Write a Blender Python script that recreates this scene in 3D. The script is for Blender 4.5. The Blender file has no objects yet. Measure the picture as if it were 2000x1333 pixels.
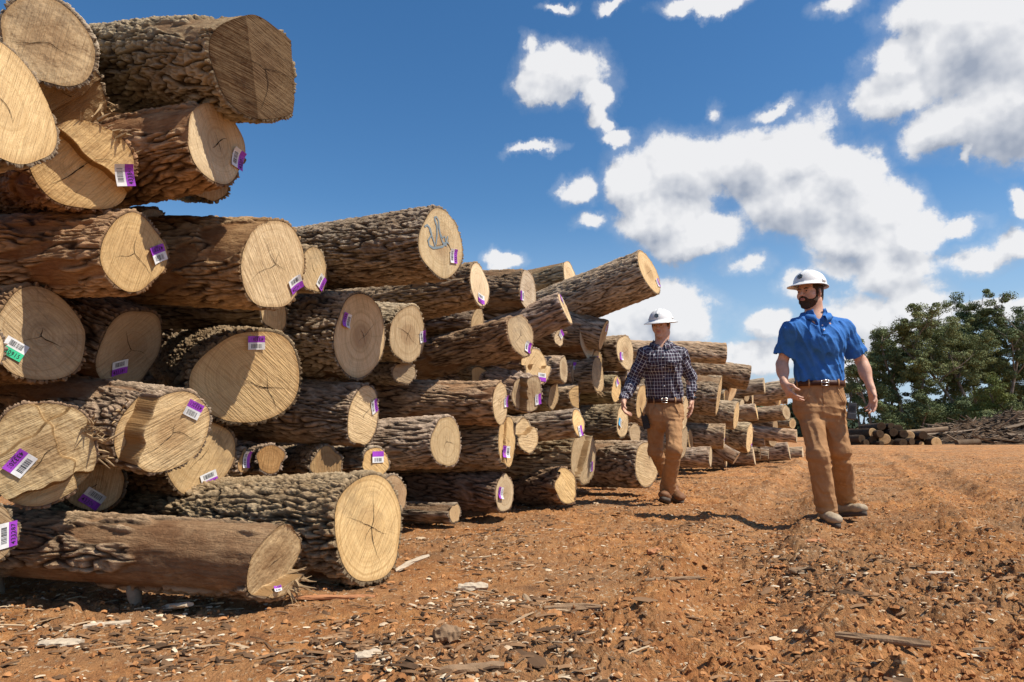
import bpy, math, random
import numpy as np
from mathutils import Vector, Matrix
S = bpy.context.scene
COL = S.collection
R_ = math.radians
# ------------------------------------------------------------------ camera
CAMH, PITCH, F = 0.65, R_(7.75), 1333.0
cam = bpy.data.cameras.new("camera"); camo = bpy.data.objects.new("camera", cam); COL.objects.link(camo)
cam.lens = 24; cam.sensor_width = 36; cam.clip_end = 5000; cam.clip_start = 0.05
camo.location = (0, 0, CAMH); camo.rotation_euler = (R_(90) + PITCH, 0, 0)
S.camera = camo
S.view_settings.view_transform = 'Standard'; S.view_settings.look = 'None'
S.view_settings.gamma = 1; S.view_settings.exposure = 0.25
S.cycles.max_bounces = 6; S.cycles.diffuse_bounces = 3
# ------------------------------------------------------------------ sun
SUN_EL, SUN_AZ = 55.0, 112.0        # azimuth clockwise from +Y (the view direction)
sl = bpy.data.lights.new("sun", 'SUN'); sun = bpy.data.objects.new("sun", sl); COL.objects.link(sun)
sl.energy = 5.0; sl.angle = R_(0.5); sl.color = (1.0, 0.93, 0.82)
_e, _a = R_(SUN_EL), R_(SUN_AZ)
SUNV = Vector((math.sin(_a) * math.cos(_e), math.cos(_a) * math.cos(_e), math.sin(_e)))
sun.rotation_euler = (-SUNV).to_track_quat('-Z', 'Y').to_euler()
CP, SP = math.cos(PITCH), math.sin(PITCH)
def ray(u, v):
    x = (u - 1000) / F; y = (666.5 - v) / F
    return np.array([x, CP - SP * y, SP + CP * y])
def proj(p):
    x, y, z = p[0], p[1], p[2] - CAMH
    fw = CP * y + SP * z; up = -SP * y + CP * z
    return 1000 + F * x / fw, 666.5 - F * up / fw
def at(u, v, y):
    r = ray(u, v); t = y / r[1]
    return np.array([0, 0, CAMH]) + r * t
def gnd(u, v, z=0.0):
    r = ray(u, v); t = (z - CAMH) / r[2]
    return np.array([0, 0, CAMH]) + r * t
# ------------------------------------------------------------------ node helpers
class NT:
    def __init__(s, tree): s.t = tree; s.n = tree.nodes; s.l = tree.links
    def new(s, typ, **kw):
        n = s.n.new(typ)
        for k, v in kw.items(): setattr(n, k, v)
        return n
    def link(s, a, b): s.l.new(a, b)
    def put(s, sock, v):
        if isinstance(v, bpy.types.NodeSocket): s.l.new(v, sock)
        elif v is not None:
            if sock.type == 'RGBA' and len(v) == 3: v = (*v, 1)
            sock.default_value = v
    def math(s, op, a, b=None, c=None, clamp=False):
        n = s.new('ShaderNodeMath', operation=op); n.use_clamp = clamp
        for i, v in enumerate((a, b, c)):
            if v is not None: s.put(n.inputs[i], v)
        return n.outputs[0]
    def vmath(s, op, a, b=None, c=None):
        n = s.new('ShaderNodeVectorMath', operation=op)
        for i, v in enumerate((a, b, c)):
            if v is not None: s.put(n.inputs[i], v)
        return n.outputs['Value'] if op in ('LENGTH', 'DOT_PRODUCT', 'DISTANCE') else n.outputs[0]
    def scale(s, a, k):
        n = s.new('ShaderNodeVectorMath', operation='SCALE'); s.put(n.inputs[0], a); s.put(n.inputs['Scale'], k); return n.outputs[0]
    def sep(s, a):
        n = s.new('ShaderNodeSeparateXYZ'); s.put(n.inputs[0], a); return n.outputs
    def comb(s, x, y, z):
        n = s.new('ShaderNodeCombineXYZ')
        for i, v in enumerate((x, y, z)): s.put(n.inputs[i], v)
        return n.outputs[0]
    def noise(s, vec, scale=5, detail=4, rough=0.55, dist=0.0, col=False, lac=2.0):
        n = s.new('ShaderNodeTexNoise')
        if vec is not None: s.put(n.inputs['Vector'], vec)
        s.put(n.inputs['Scale'], scale); s.put(n.inputs['Detail'], detail); s.put(n.inputs['Roughness'], rough)
        s.put(n.inputs['Distortion'], dist); s.put(n.inputs['Lacunarity'], lac)
        return n.outputs['Color' if col else 'Fac']
    def mr(s, v, a, b, c=0.0, d=1.0, smooth=False):
        n = s.new('ShaderNodeMapRange'); n.clamp = True
        if smooth: n.interpolation_type = 'SMOOTHSTEP'
        for i, x in enumerate((v, a, b, c, d)): s.put(n.inputs[i], x)
        return n.outputs[0]
    def mix(s, f, a, b, mode='MIX'):
        n = s.new('ShaderNodeMix', data_type='RGBA', blend_type=mode); n.clamp_factor = True
        s.put(n.inputs[0], f); s.put(n.inputs[6], a); s.put(n.inputs[7], b)
        return n.outputs[2]
    def attr(s, name, out='Fac'):
        n = s.new('ShaderNodeAttribute', attribute_name=name); return n.outputs[out]
    def bump(s, h, strength=0.5, dist=0.01):
        n = s.new('ShaderNodeBump'); s.put(n.inputs['Height'], h); s.put(n.inputs['Strength'], strength); s.put(n.inputs['Distance'], dist)
        return n.outputs[0]
def material(name, rough=0.8, col=(0.5, 0.5, 0.5), spec=0.3, metal=0.0):
    m = bpy.data.materials.new(name); m.use_nodes = True
    t = NT(m.node_tree); b = t.n['Principled BSDF']
    b.inputs['Roughness'].default_value = rough; b.inputs['Base Color'].default_value = (*col, 1)
    b.inputs['Specular IOR Level'].default_value = spec; b.inputs['Metallic'].default_value = metal
    return m, t, b
# ------------------------------------------------------------------ world: sky and clouds
W = bpy.data.worlds.new("World"); S.world = W; W.use_nodes = True
t = NT(W.node_tree); bg = t.n['Background']
sky = t.new('ShaderNodeTexSky', sky_type='NISHITA'); sky.sun_disc = False
sky.sun_elevation = R_(SUN_EL); sky.sun_rotation = R_(SUN_AZ)
sky.air_density = 1.0; sky.dust_density = 0.3; sky.ozone_density = 1.6; sky.altitude = 0
tc = t.new('ShaderNodeTexCoord')
x, y, z = t.sep(tc.outputs['Generated'])
az = t.math('ARCTAN2', x, y); el = t.math('ARCSINE', z)
pos = t.comb(az, el, 0.0)
def azel(u, v):
    r = ray(u, v); r = r / np.linalg.norm(r); return math.atan2(r[0], r[1]), math.asin(r[2])
BL = [(1105,140,88,66,1.1),(1060,180,58,42,1.1),(1155,185,46,34,1),(1165,225,26,26,.8),(1210,262,32,16,.7),(1190,240,20,20,.7),
 (1340,335,140,80,1),(1235,345,55,60,1),(1470,320,120,85,1.1),(1560,300,95,75,1.1),(1650,345,85,75,1.1),(1300,420,95,55,1.1),
 (1350,460,115,48,1),(1560,400,150,80,1.2),(1700,400,95,65,1.1),(1780,440,55,45,1),(1670,465,120,60,1.1),(1730,520,90,75,1),(1770,590,70,70,.9),(1640,520,60,40,.6),
 (1130,368,38,34,.9),(1152,428,34,15,.6),
 (1900,90,180,130,1.3),(1985,210,170,110,1.3),(1770,110,95,55,1),(1755,185,90,65,1),(1870,245,130,60,1.1),(1800,30,90,60,.9),(2060,60,150,150,1.3),(1905,310,14,20,.7),
 (1380,2,100,22,.9),(1190,8,30,14,.8),(1085,4,30,10,.7),(1640,10,40,20,.5),
 (1920,500,85,36,.8),(1995,475,70,40,.9),(1860,432,60,17,.7),(1990,385,22,30,.8),
 (1290,600,90,70,1.1),(1345,620,70,55,1),(1220,640,80,60,1),(1240,700,110,50,.9),
 (985,513,40,17,.9),(1500,640,55,36,.8),(1480,700,110,30,.75),(1440,760,140,30,.6),(1740,640,150,70,.75),(1660,710,100,60,.7),(1900,600,110,18,.7),(1990,610,60,20,.7),(1560,560,46,26,.5),(1460,520,40,18,.5),
 (1040,293,50,9,.55),(1375,215,14,24,.45),(1030,95,12,24,.4),(1510,215,45,12,.45),(1620,250,30,40,.4)]
grp = bpy.data.node_groups.new("cloud_density", 'ShaderNodeTree')
grp.interface.new_socket('P', in_out='INPUT', socket_type='NodeSocketVector')
grp.interface.new_socket('D', in_out='OUTPUT', socket_type='NodeSocketFloat')
g = NT(grp); gi = g.new('NodeGroupInput'); go = g.new('NodeGroupOutput')
P = gi.outputs[0]
acc = None
for (u, v, ru, rv, s_) in BL:
    a0, e0 = azel(u, v); a1, _ = azel(u + ru, v); _, e1 = azel(u, v - rv)
    sx, sy = 1 / max(abs(a1 - a0), .004), 1 / max(abs(e1 - e0), .004)
    q = g.vmath('MULTIPLY_ADD', P, (sx, sy, 0), (-a0 * sx, -e0 * sy, 0))
    k = g.math('MULTIPLY_ADD', g.vmath('LENGTH', q), -s_, s_)
    acc = k if acc is None else g.math('SMOOTH_MAX', acc, k, .22)
g.link(g.math('MAXIMUM', acc, -1.5), go.inputs[0])
def cl(p):
    n = t.new('ShaderNodeGroup'); n.node_tree = grp; t.link(p, n.inputs[0]); return n.outputs[0]
w1 = t.noise(pos, 8, 6, .62, col=True)
PW = t.vmath('ADD', pos, t.scale(t.vmath('SUBTRACT', w1, (.5, .5, .5)), .085))
def fbm_(dx, dy, o): return t.math('MULTIPLY', t.math('SUBTRACT', t.noise(t.vmath('ADD', pos, (dx, dy, 0)) if dx else pos, 15, o, .66), .5), 1.12)
f0 = fbm_(0, 0, 8); g0, g1 = fbm_(.0001, 0, 3), fbm_(.008, .02, 3)
a0_ = cl(PW); a1_ = cl(t.vmath('ADD', PW, (.012, .03, 0)))
d0 = t.math('ADD', a0_, f0)
alpha = t.math('ADD', t.mr(d0, -.04, .24, 0, .82, True), t.mr(d0, -.42, .10, 0, .18, True), clamp=True)
lit = t.math('MULTIPLY_ADD', t.math('SUBTRACT', g0, g1), 1.5, .84)
lit = t.math('MULTIPLY_ADD', t.math('SUBTRACT', f0, g0), .35, lit)
lit = t.math('MULTIPLY_ADD', t.math('SUBTRACT', a0_, a1_), 1.0, lit)
core = t.mr(t.math('MULTIPLY_ADD', g0, .8, a0_), .45, 1.2, 0, .5, True)
lit = t.math('SUBTRACT', lit, core, clamp=True)
ccol = t.mix(lit, (3.1, 3.5, 4.3), (7.7, 7.7, 7.8))
W.cycles.sampling_method = 'MANUAL'; W.cycles.sample_map_resolution = 256
hsv = t.new('ShaderNodeHueSaturation'); t.link(sky.outputs[0], hsv.inputs['Color'])
hsv.inputs['Saturation'].default_value = 1.30; hsv.inputs['Value'].default_value = 1.15
t.link(t.mix(t.math('MULTIPLY', alpha, .97), t.mix(t.mr(el, -.02, .34, .85, 0, True), hsv.outputs[0], (3.9, 5.3, 7.0)), ccol), bg.inputs[0])
bg.inputs[1].default_value = 0.096
# ------------------------------------------------------------------ numpy noise
_rng = np.random.RandomState(7)
_perm = np.tile(_rng.permutation(256), 3).astype(np.int64)
_g = _rng.normal(size=(256, 3)); _g /= np.linalg.norm(_g, axis=1)[:, None]; _g = _g.astype(np.float32)
def perlin(x, y, z=0.0, seed=0):
    x, y, z = np.broadcast_arrays(np.asarray(x, np.float64), np.asarray(y, np.float64), np.asarray(z, np.float64) + seed * 17.37)
    xi, yi, zi = np.floor(x), np.floor(y), np.floor(z)
    fx, fy, fz = (x - xi).astype(np.float32), (y - yi).astype(np.float32), (z - zi).astype(np.float32)
    xi, yi, zi = xi.astype(np.int64) & 255, yi.astype(np.int64) & 255, zi.astype(np.int64) & 255
    sx, sy, sz = [q * q * q * (q * (q * 6 - 15) + 10) for q in (fx, fy, fz)]
    out = 0
    for a in (0, 1):
        pa = _perm[xi + a]; wa = sx if a else 1 - sx
        for b in (0, 1):
            pb = _perm[pa + yi + b]; wb = sy if b else 1 - sy
            for c in (0, 1):
                gr = _g[_perm[pb + zi + c]]; wc = sz if c else 1 - sz
                out = out + wa * wb * wc * (gr[..., 0] * (fx - a) + gr[..., 1] * (fy - b) + gr[..., 2] * (fz - c))
    return out * 1.6
def fbm(x, y, z=0.0, oct=4, seed=0, gain=.5):
    s = 0; a = 1
    for i in range(oct):
        s = s + a * perlin(x * 2 ** i, y * 2 ** i, z * 2 ** i, seed + i); a *= gain
    return s
def nrm(v): v = np.array(v, float); return v / (np.linalg.norm(v) + 1e-12)
def nrm_rows(a): return a / (np.linalg.norm(a, axis=1)[:, None] + 1e-9)
def sst(a, b, x):
    q = np.clip((x - a) / (b - a), 0, 1); return q * q * (3 - 2 * q)
# ------------------------------------------------------------------ mesh helpers
def mesh_np(name, V, Fc, mat_idx=None, attrs=None, smooth=True):
    """V (n,3); Fc: (m,4) int array or list of faces; quads with last == -1 are triangles"""
    me = bpy.data.meshes.new(name)
    V = np.ascontiguousarray(V, np.float32)
    if isinstance(Fc, list): 
        lens = np.array([len(f) for f in Fc], np.int32); flat = np.array([i for f in Fc for i in f], np.int32)
    else:
        Fc = np.asarray(Fc)
        lens = np.full(len(Fc), Fc.shape[1], np.int32)
        if Fc.shape[1] == 4:
            tri = Fc[:, 3] < 0; lens[tri] = 3
            flat = Fc.ravel()[(np.ones_like(Fc, bool) & ~((Fc < 0))).ravel()].astype(np.int32)
        else: flat = Fc.ravel().astype(np.int32)
    me.vertices.add(len(V)); me.vertices.foreach_set('co', V.ravel())
    me.loops.add(len(flat)); me.loops.foreach_set('vertex_index', flat)
    me.polygons.add(len(lens)); me.polygons.foreach_set('loop_start', np.concatenate([[0], np.cumsum(lens)[:-1]]).astype(np.int32))
    me.update(calc_edges=True)
    if mat_idx is not None: me.polygons.foreach_set('material_index', np.asarray(mat_idx, np.int32))
    me.polygons.foreach_set('use_smooth', np.full(len(lens), smooth))
    for k, a in (attrs or {}).items():
        a = np.asarray(a, np.float32)
        if a.ndim == 1:
            me.attributes.new(k, 'FLOAT', 'POINT').data.foreach_set('value', a)
        elif a.shape[1] == 3:
            me.attributes.new(k, 'FLOAT_VECTOR', 'POINT').data.foreach_set('vector', a.ravel())
    me.update()
    return me
def grid_faces(n, m, wrap=False, base=0):
    """n rows, m columns"""
    i = np.arange(n - 1)[:, None]; j = np.arange(m if wrap else m - 1)[None, :]; j2 = (j + 1) % m
    a = i * m + j; b = i * m + j2; c = (i + 1) * m + j2; d = (i + 1) * m + j
    return np.stack([a, b, c, d], -1).reshape(-1, 4) + base
def link(name, me, mats=None, parent=None, mw=None):
    o = bpy.data.objects.new(name, me); COL.objects.link(o)
    if mats is not None:
        for m in (mats if isinstance(mats, (list, tuple)) else [mats]): me.materials.append(m)
    if parent is not None: o.parent = parent
    if mw is not None: o.matrix_basis = mw
    return o
def tag(o, label=None, cat=None, group=None, kind=None):
    if label: o['label'] = label
    if cat: o['category'] = cat
    if group: o['group'] = group
    if kind: o['kind'] = kind
    return o
def empty(name, loc=(0, 0, 0), mw=None):
    o = bpy.data.objects.new(name, None); COL.objects.link(o)
    o.empty_display_size = .1
    if mw is not None: o.matrix_basis = mw
    else: o.location = loc
    return o
class MB:
    """collects vertices and faces with material slots"""
    def __init__(s): s.v = []; s.f = []; s.m = []
    def add(s, V, Fs, mi=0):
        b = len(s.v); s.v += [tuple(map(float, p)) for p in V]
        for f in Fs: s.f.append([int(i) + b for i in f if i >= 0]); s.m.append(mi)
    def box(s, c, e, mi=0, rot=None):
        V = [np.array((sx * e[0] / 2, sy * e[1] / 2, sz * e[2] / 2)) for sz in (-1, 1) for sy in (-1, 1) for sx in (-1, 1)]
        if rot is not None: V = [np.array(rot) @ p for p in V]
        V = [p + np.array(c) for p in V]
        s.add(V, [(0, 2, 3, 1), (4, 5, 7, 6), (0, 1, 5, 4), (2, 6, 7, 3), (0, 4, 6, 2), (1, 3, 7, 5)], mi)
    def tube(s, pts, rad, seg=8, mi=0, cap=True):
        pts = [np.array(p, float) for p in pts]; n = len(pts)
        if not hasattr(rad, '__len__'): rad = [rad] * n
        V = []; up = np.array([0.13, 0.21, 0.97])
        for i in range(n):
            d = pts[min(i + 1, n - 1)] - pts[max(i - 1, 0)]; d = d / (np.linalg.norm(d) + 1e-9)
            a = np.cross(d, up); 
            if np.linalg.norm(a) < .1: a = np.cross(d, (1, 0, 0))
            a /= np.linalg.norm(a); b = np.cross(a, d)
            for k in range(seg):
                q = 2 * math.pi * k / seg; V.append(pts[i] + rad[i] * (a * math.cos(q) + b * math.sin(q)))
        Fs = [(i * seg + k, (i + 1) * seg + k, (i + 1) * seg + (k + 1) % seg, i * seg + (k + 1) % seg) for i in range(n - 1) for k in range(seg)]
        if cap: Fs += [tuple(range(seg)), tuple(reversed(range((n - 1) * seg, n * seg)))]
        s.add(V, Fs, mi)
    def build(s, name, mats, parent=None, smooth=False, mw=None, attrs=None):
        me = mesh_np(name, np.array(s.v), s.f, s.m, attrs, smooth)
        return link(name, me, mats, parent, mw)
# ------------------------------------------------------------------ ground
def seg_d(x, y, a, b):
    ax, ay = a; bx, by = b; dx, dy = bx - ax, by - ay; L2 = dx * dx + dy * dy
    q = np.clip(((x - ax) * dx + (y - ay) * dy) / L2, 0, 1)
    return np.hypot(x - ax - q * dx, y - ay - q * dy)
G_RUT = [((.35, 1.2), (1.3, 3.9)), ((1.3, 3.9), (3.3, 8.2)), ((3.3, 8.2), (9, 20)), ((1.9, 1.2), (2.75, 3.4)), ((2.75, 3.4), (5.2, 8.2)), ((5.2, 8.2), (11, 20))]
def ground_h(x, y, detail=True):
    x = np.asarray(x, float); y = np.asarray(y, float)
    r = np.hypot(x, y)
    h = .05 * perlin(x * .35, y * .35, seed=3) + .022 * perlin(x * 1.3, y * 1.3, seed=4)
    rough = .55 + .8 * sst(-.25, .35, perlin(x * .8, y * .8, seed=5))
    rd = np.full(x.shape, 9.0)
    for a, b in G_RUT: rd = np.minimum(rd, seg_d(x + .12 * perlin(x * 1.7, y * 1.7, seed=8), y, a, b))
    furrow = np.exp(-(rd / .20) ** 4); ridge = np.exp(-((rd - .33) / .12) ** 2)
    h = h + .040 * ridge * (.6 + .8 * np.clip(perlin(x * 3, y * 3, seed=9) + .3, 0, 1)) - .038 * furrow
    rough = rough * (1 + .7 * ridge + .15 * furrow)
    right = sst(-.6, 1.2, x - .25 * y)
    rough = rough * (.55 + .6 * right)
    rough = np.minimum(rough, 1.05 + .25 * np.tanh((rough - 1.05) / .5))
    if detail:
        wx = x + .05 * perlin(x * 6, y * 6, seed=11); wy = y + .05 * perlin(x * 6, y * 6, seed=12)
        c1 = perlin(wx * 5, wy * 5, seed=21); c2 = np.abs(perlin(wx * 8, wy * 8, seed=22)) * 1.6
        c3 = perlin(wx * 22, wy * 22, seed=23); c4 = np.abs(perlin(wx * 30, wy * 30, seed=24)) * 1.6 + .5 * perlin(x * 48 + y * 20, y * 95, seed=29); c5 = perlin(x * 75, y * 75, seed=25)
        f = rough
        h = h + f * .020 * perlin(x * 2.6, y * 2.6, seed=20) + f * (.026 * c1 + .024 * c2 + .010 * c3 + .015 * c4 + .007 * c5 * sst(14, 6, r))
        # little sharp clods
        cl_ = sst(.28, .5, perlin(wx * 13, wy * 13, seed=27)); h = h + f * .008 * cl_
    h = h * (1 - .8 * sst(25, 60, r))
    for (fx, fy) in FEET:      # flatten where people tread
        h = h * (1 - .85 * np.exp(-(((x - fx) ** 2 + (y - fy) ** 2) / .14 ** 2)))
    return h
FEET = [tuple(gnd(1617, 1030)[:2]), tuple(gnd(1662, 1017)[:2]), tuple(gnd(1300, 988)[:2]), tuple(gnd(1318, 983)[:2])]
def build_ground():
    rr = np.concatenate([np.geomspace(.25, 1.3, 30)[:-1], np.geomspace(1.3, 45, 860)[:-1], np.geomspace(45, 3000, 40)])
    a1 = np.linspace(-44, 44, 900); a2 = np.linspace(44, 316, 150)[1:-1]
    aa = np.radians(np.concatenate([a1, a2]))
    A, Rr = np.meshgrid(aa, rr); X = Rr * np.sin(A); Y = Rr * np.cos(A)
    Z = ground_h(X, Y)
    V = np.stack([X, Y, Z], -1).reshape(-1, 3)
    Fc = grid_faces(len(rr), len(aa), True)[:, ::-1]
    cen = len(V); V = np.vstack([V, [[0, 0, 0]]])
    n = len(aa); tri = np.stack([np.full(n, cen), (np.arange(n) + 1) % n, np.arange(n), np.full(n, -1)], -1)
    Fc = np.vstack([Fc, tri])
    m, t, b = material('red_clay', .95, spec=.12)
    P = t.new('ShaderNodeTexCoord').outputs['Object']
    n1 = t.noise(P, .9, 5, .6); n2 = t.noise(P, 7, 6, .65); n3 = t.noise(P, 55, 5, .7)
    st = t.noise(t.vmath('MULTIPLY', P, (60, 14, 30)), 1, 4, .7, 1.0)
    c = t.mix(t.mr(n2, .32, .66), (.35, .136, .048), (.63, .295, .105))
    c = t.mix(t.mr(n1, .42, .64, 0, .75), c, (.37, .215, .11))
    c = t.mix(t.mr(n3, .53, .72, 0, .6), c, (.68, .42, .20))
    c = t.mix(t.mr(st, .58, .7, 0, .75), c, (.10, .055, .026))
    c = t.mix(t.mr(t.noise(P, 42, 3, .6), .60, .66, 0, .8), c, (.72, .56, .36))
    c = t.mix(t.mr(t.noise(P, 2.6, 4, .7), .56, .7, 0, .75), c, (.17, .09, .048))
    pt = t.math('MULTIPLY', t.mr(t.noise(P, .55, 5, .72, .6), .50, .62, 0, 1), t.mr(t.noise(P, 11, 5, .75), .40, .58, .1, .8))
    c = t.mix(t.math('MULTIPLY', pt, .65), c, (.15, .075, .036))
    t.link(c, b.inputs['Base Color'])
    hh = t.math('ADD', t.math('MULTIPLY', n3, 1.0), t.math('MULTIPLY', t.noise(P, 160, 3, .7), .6))
    t.link(t.bump(hh, 1.0, .022), b.inputs['Normal'])
    o = link('ground', mesh_np('ground', V, Fc), m); tag(o, kind='structure')
build_ground()
# ------------------------------------------------------------------ log materials
def bark_material():
    m, t, b = material('bark', .92, spec=.15)
    tcn = t.new('ShaderNodeTexCoord').outputs['Object']
    rd = t.new('ShaderNodeObjectInfo'); off = t.scale((1, 1, 1), t.math('MULTIPLY', rd.outputs['Random'], 31))
    P = t.vmath('ADD', tcn, off)
    ridge = t.attr('ridge'); strip = t.attr('strip')
    sv = t.vmath('MULTIPLY', P, (70, 70, 14)); s1 = t.noise(sv, 1, 5, .7, .6); s2 = t.noise(P, 4, 5, .65); s3 = t.noise(P, 60, 4, .7)
    c = t.mix(ridge, (.038, .023, .014), t.mix(t.mr(s2, .35, .65), (.66, .525, .375), (.46, .325, .205)))
    c = t.mix(t.mr(s1, .5, .72, 0, .55), c, (.47, .36, .245))
    c = t.mix(t.mr(s3, .55, .75, 0, .3), c, (.11, .065, .036))
    inner = t.mix(t.mr(s2, .4, .62), (.23, .135, .075), (.40, .28, .17))
    inner = t.mix(t.mr(s1, .45, .7, 0, .7), inner, (.15, .08, .042))
    c = t.mix(strip, c, inner)
    c = t.mix(1.0, c, rd.outputs['Color'], 'MULTIPLY')
    t.link(c, b.inputs['Base Color'])
    h = t.math('ADD', t.math('MULTIPLY', s1, 1.0), t.math('MULTIPLY', s3, .5))
    t.link(t.bump(h, 1.0, .014), b.inputs['Normal'])
    return m
def wood_material():
    m, t, b = material('cut_wood', .85, spec=.2)
    P0 = t.new('ShaderNodeTexCoord').outputs['Object']
    oi = t.new('ShaderNodeObjectInfo'); rnd = oi.outputs['Random']
    off = t.scale((1, 1, 1), t.math('MULTIPLY', rnd, 23)); P = t.vmath('ADD', P0, off)
    warp = t.scale(t.vmath('SUBTRACT', t.noise(P, 5, 3, .5, col=True), (.5, .5, .5)), .045)
    q = t.vmath('MULTIPLY', t.vmath('ADD', P0, warp), (1, 1, 0))
    r = t.vmath('LENGTH', q)
    ring = t.noise(t.comb(t.math('MULTIPLY', r, 1.0), 0.0, rnd), 170, 3, .6)
    ring2 = t.noise(t.comb(r, 0.0, rnd), 38, 3, .6)
    rot = t.new('ShaderNodeVectorRotate', rotation_type='Z_AXIS'); t.link(P, rot.inputs['Vector']); t.link(t.math('MULTIPLY', rnd, 40), rot.inputs['Angle'])
    saw = t.noise(t.vmath('MULTIPLY', rot.outputs[0], (7, 150, 1)), 1, 3, .6, .4)
    saw2 = t.noise(t.vmath('MULTIPLY', rot.outputs[0], (2.5, 24, 1)), 1, 4, .6, .5)
    blot = t.noise(P, 6, 5, .65); fine = t.noise(P, 90, 4, .7)
    x, y, _ = t.sep(q); ang = t.math('ARCTAN2', y, x)
    rad = t.noise(t.comb(t.math('MULTIPLY', ang, 14), t.math('MULTIPLY', r, 2.0), rnd), 1, 4, .7)
    c = t.mix(t.mr(blot, .3, .7), (.79, .61, .37), (.63, .465, .265))
    c = t.mix(t.mr(ring, .5, .66, 0, .42), c, (.40, .25, .115))
    c = t.mix(t.mr(ring2, .5, .64, 0, .4), c, (.42, .27, .125))
    c = t.mix(t.math('MULTIPLY', t.mr(rad, .56, .72, 0, .45), t.mr(r, .01, .07)), c, (.36, .23, .11))
    c = t.mix(t.mr(saw, .50, .68, 0, .6), c, (.38, .255, .125))
    c = t.mix(t.mr(saw2, .5, .66, 0, .35), c, (.74, .55, .31))
    c = t.mix(t.mr(fine, .6, .75, 0, .4), c, (.3, .19, .09))
    c = t.mix(t.math('MULTIPLY', t.mr(t.noise(P, 3.2, 6, .75, .4), .50, .68, 0, .8), t.mr(t.math('FRACT', t.math('MULTIPLY', rnd, 7.3)), .2, .9, .15, 1)), c, (.27, .20, .13))
    hw_ = t.math('MULTIPLY', t.mr(t.math('ADD', r, t.math('MULTIPLY', blot, .10)), .17, .09, 0, .6, True), t.mr(t.math('FRACT', t.math('MULTIPLY', rnd, 13.7)), .35, .75))
    c = t.mix(hw_, c, (.36, .22, .11))
    rim = t.attr('rim')
    c = t.mix(t.mr(rim, .90, .985, 0, .6, True), c, (.42, .27, .13))
    c = t.mix(t.attr('wall'), c, (.30, .185, .085))
    c = t.mix(1.0, c, oi.outputs['Color'], 'MULTIPLY')
    t.link(c, b.inputs['Base Color'])
    h = t.math('ADD', t.math('MULTIPLY', saw, .9), t.math('ADD', t.math('MULTIPLY', fine, .35), t.math('MULTIPLY', saw2, 1.4)))
    t.link(t.bump(h, .8, .009), b.inputs['Normal'])
    return m
BARK, WOOD = bark_material(), wood_material()
CRACK = material('crack', .95, (.035, .022, .012), .1)[0]
def plain(name, col, rough=.6, spec=.3, metal=0, bumpy=0.0, scale=200):
    m, t, b = material(name, rough, col, spec, metal)
    P = t.new('ShaderNodeTexCoord').outputs['Object']; n = t.noise(P, scale, 4, .6)
    c = t.mix(t.mr(n, .3, .7), tuple(k * .86 for k in col), tuple(min(1, k * 1.1) for k in col))
    t.link(c, b.inputs['Base Color'])
    if bumpy: t.link(t.bump(n, bumpy, .004), b.inputs['Normal'])
    return m
TAGW = plain('tag_white', (.74, .73, .71), .45, scale=40); TAGK = plain('tag_ink', (.02, .02, .022), .6)
TAGP = plain('tag_purple', (.33, .055, .48), .45, scale=40); TAGG = plain('tag_green', (.05, .5, .25), .45, scale=40); TAGB = plain('tag_blue', (.06, .42, .75), .45, scale=40)
PAINT = plain('blue_spray_paint', (.20, .25, .27), .9, scale=30)
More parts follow.
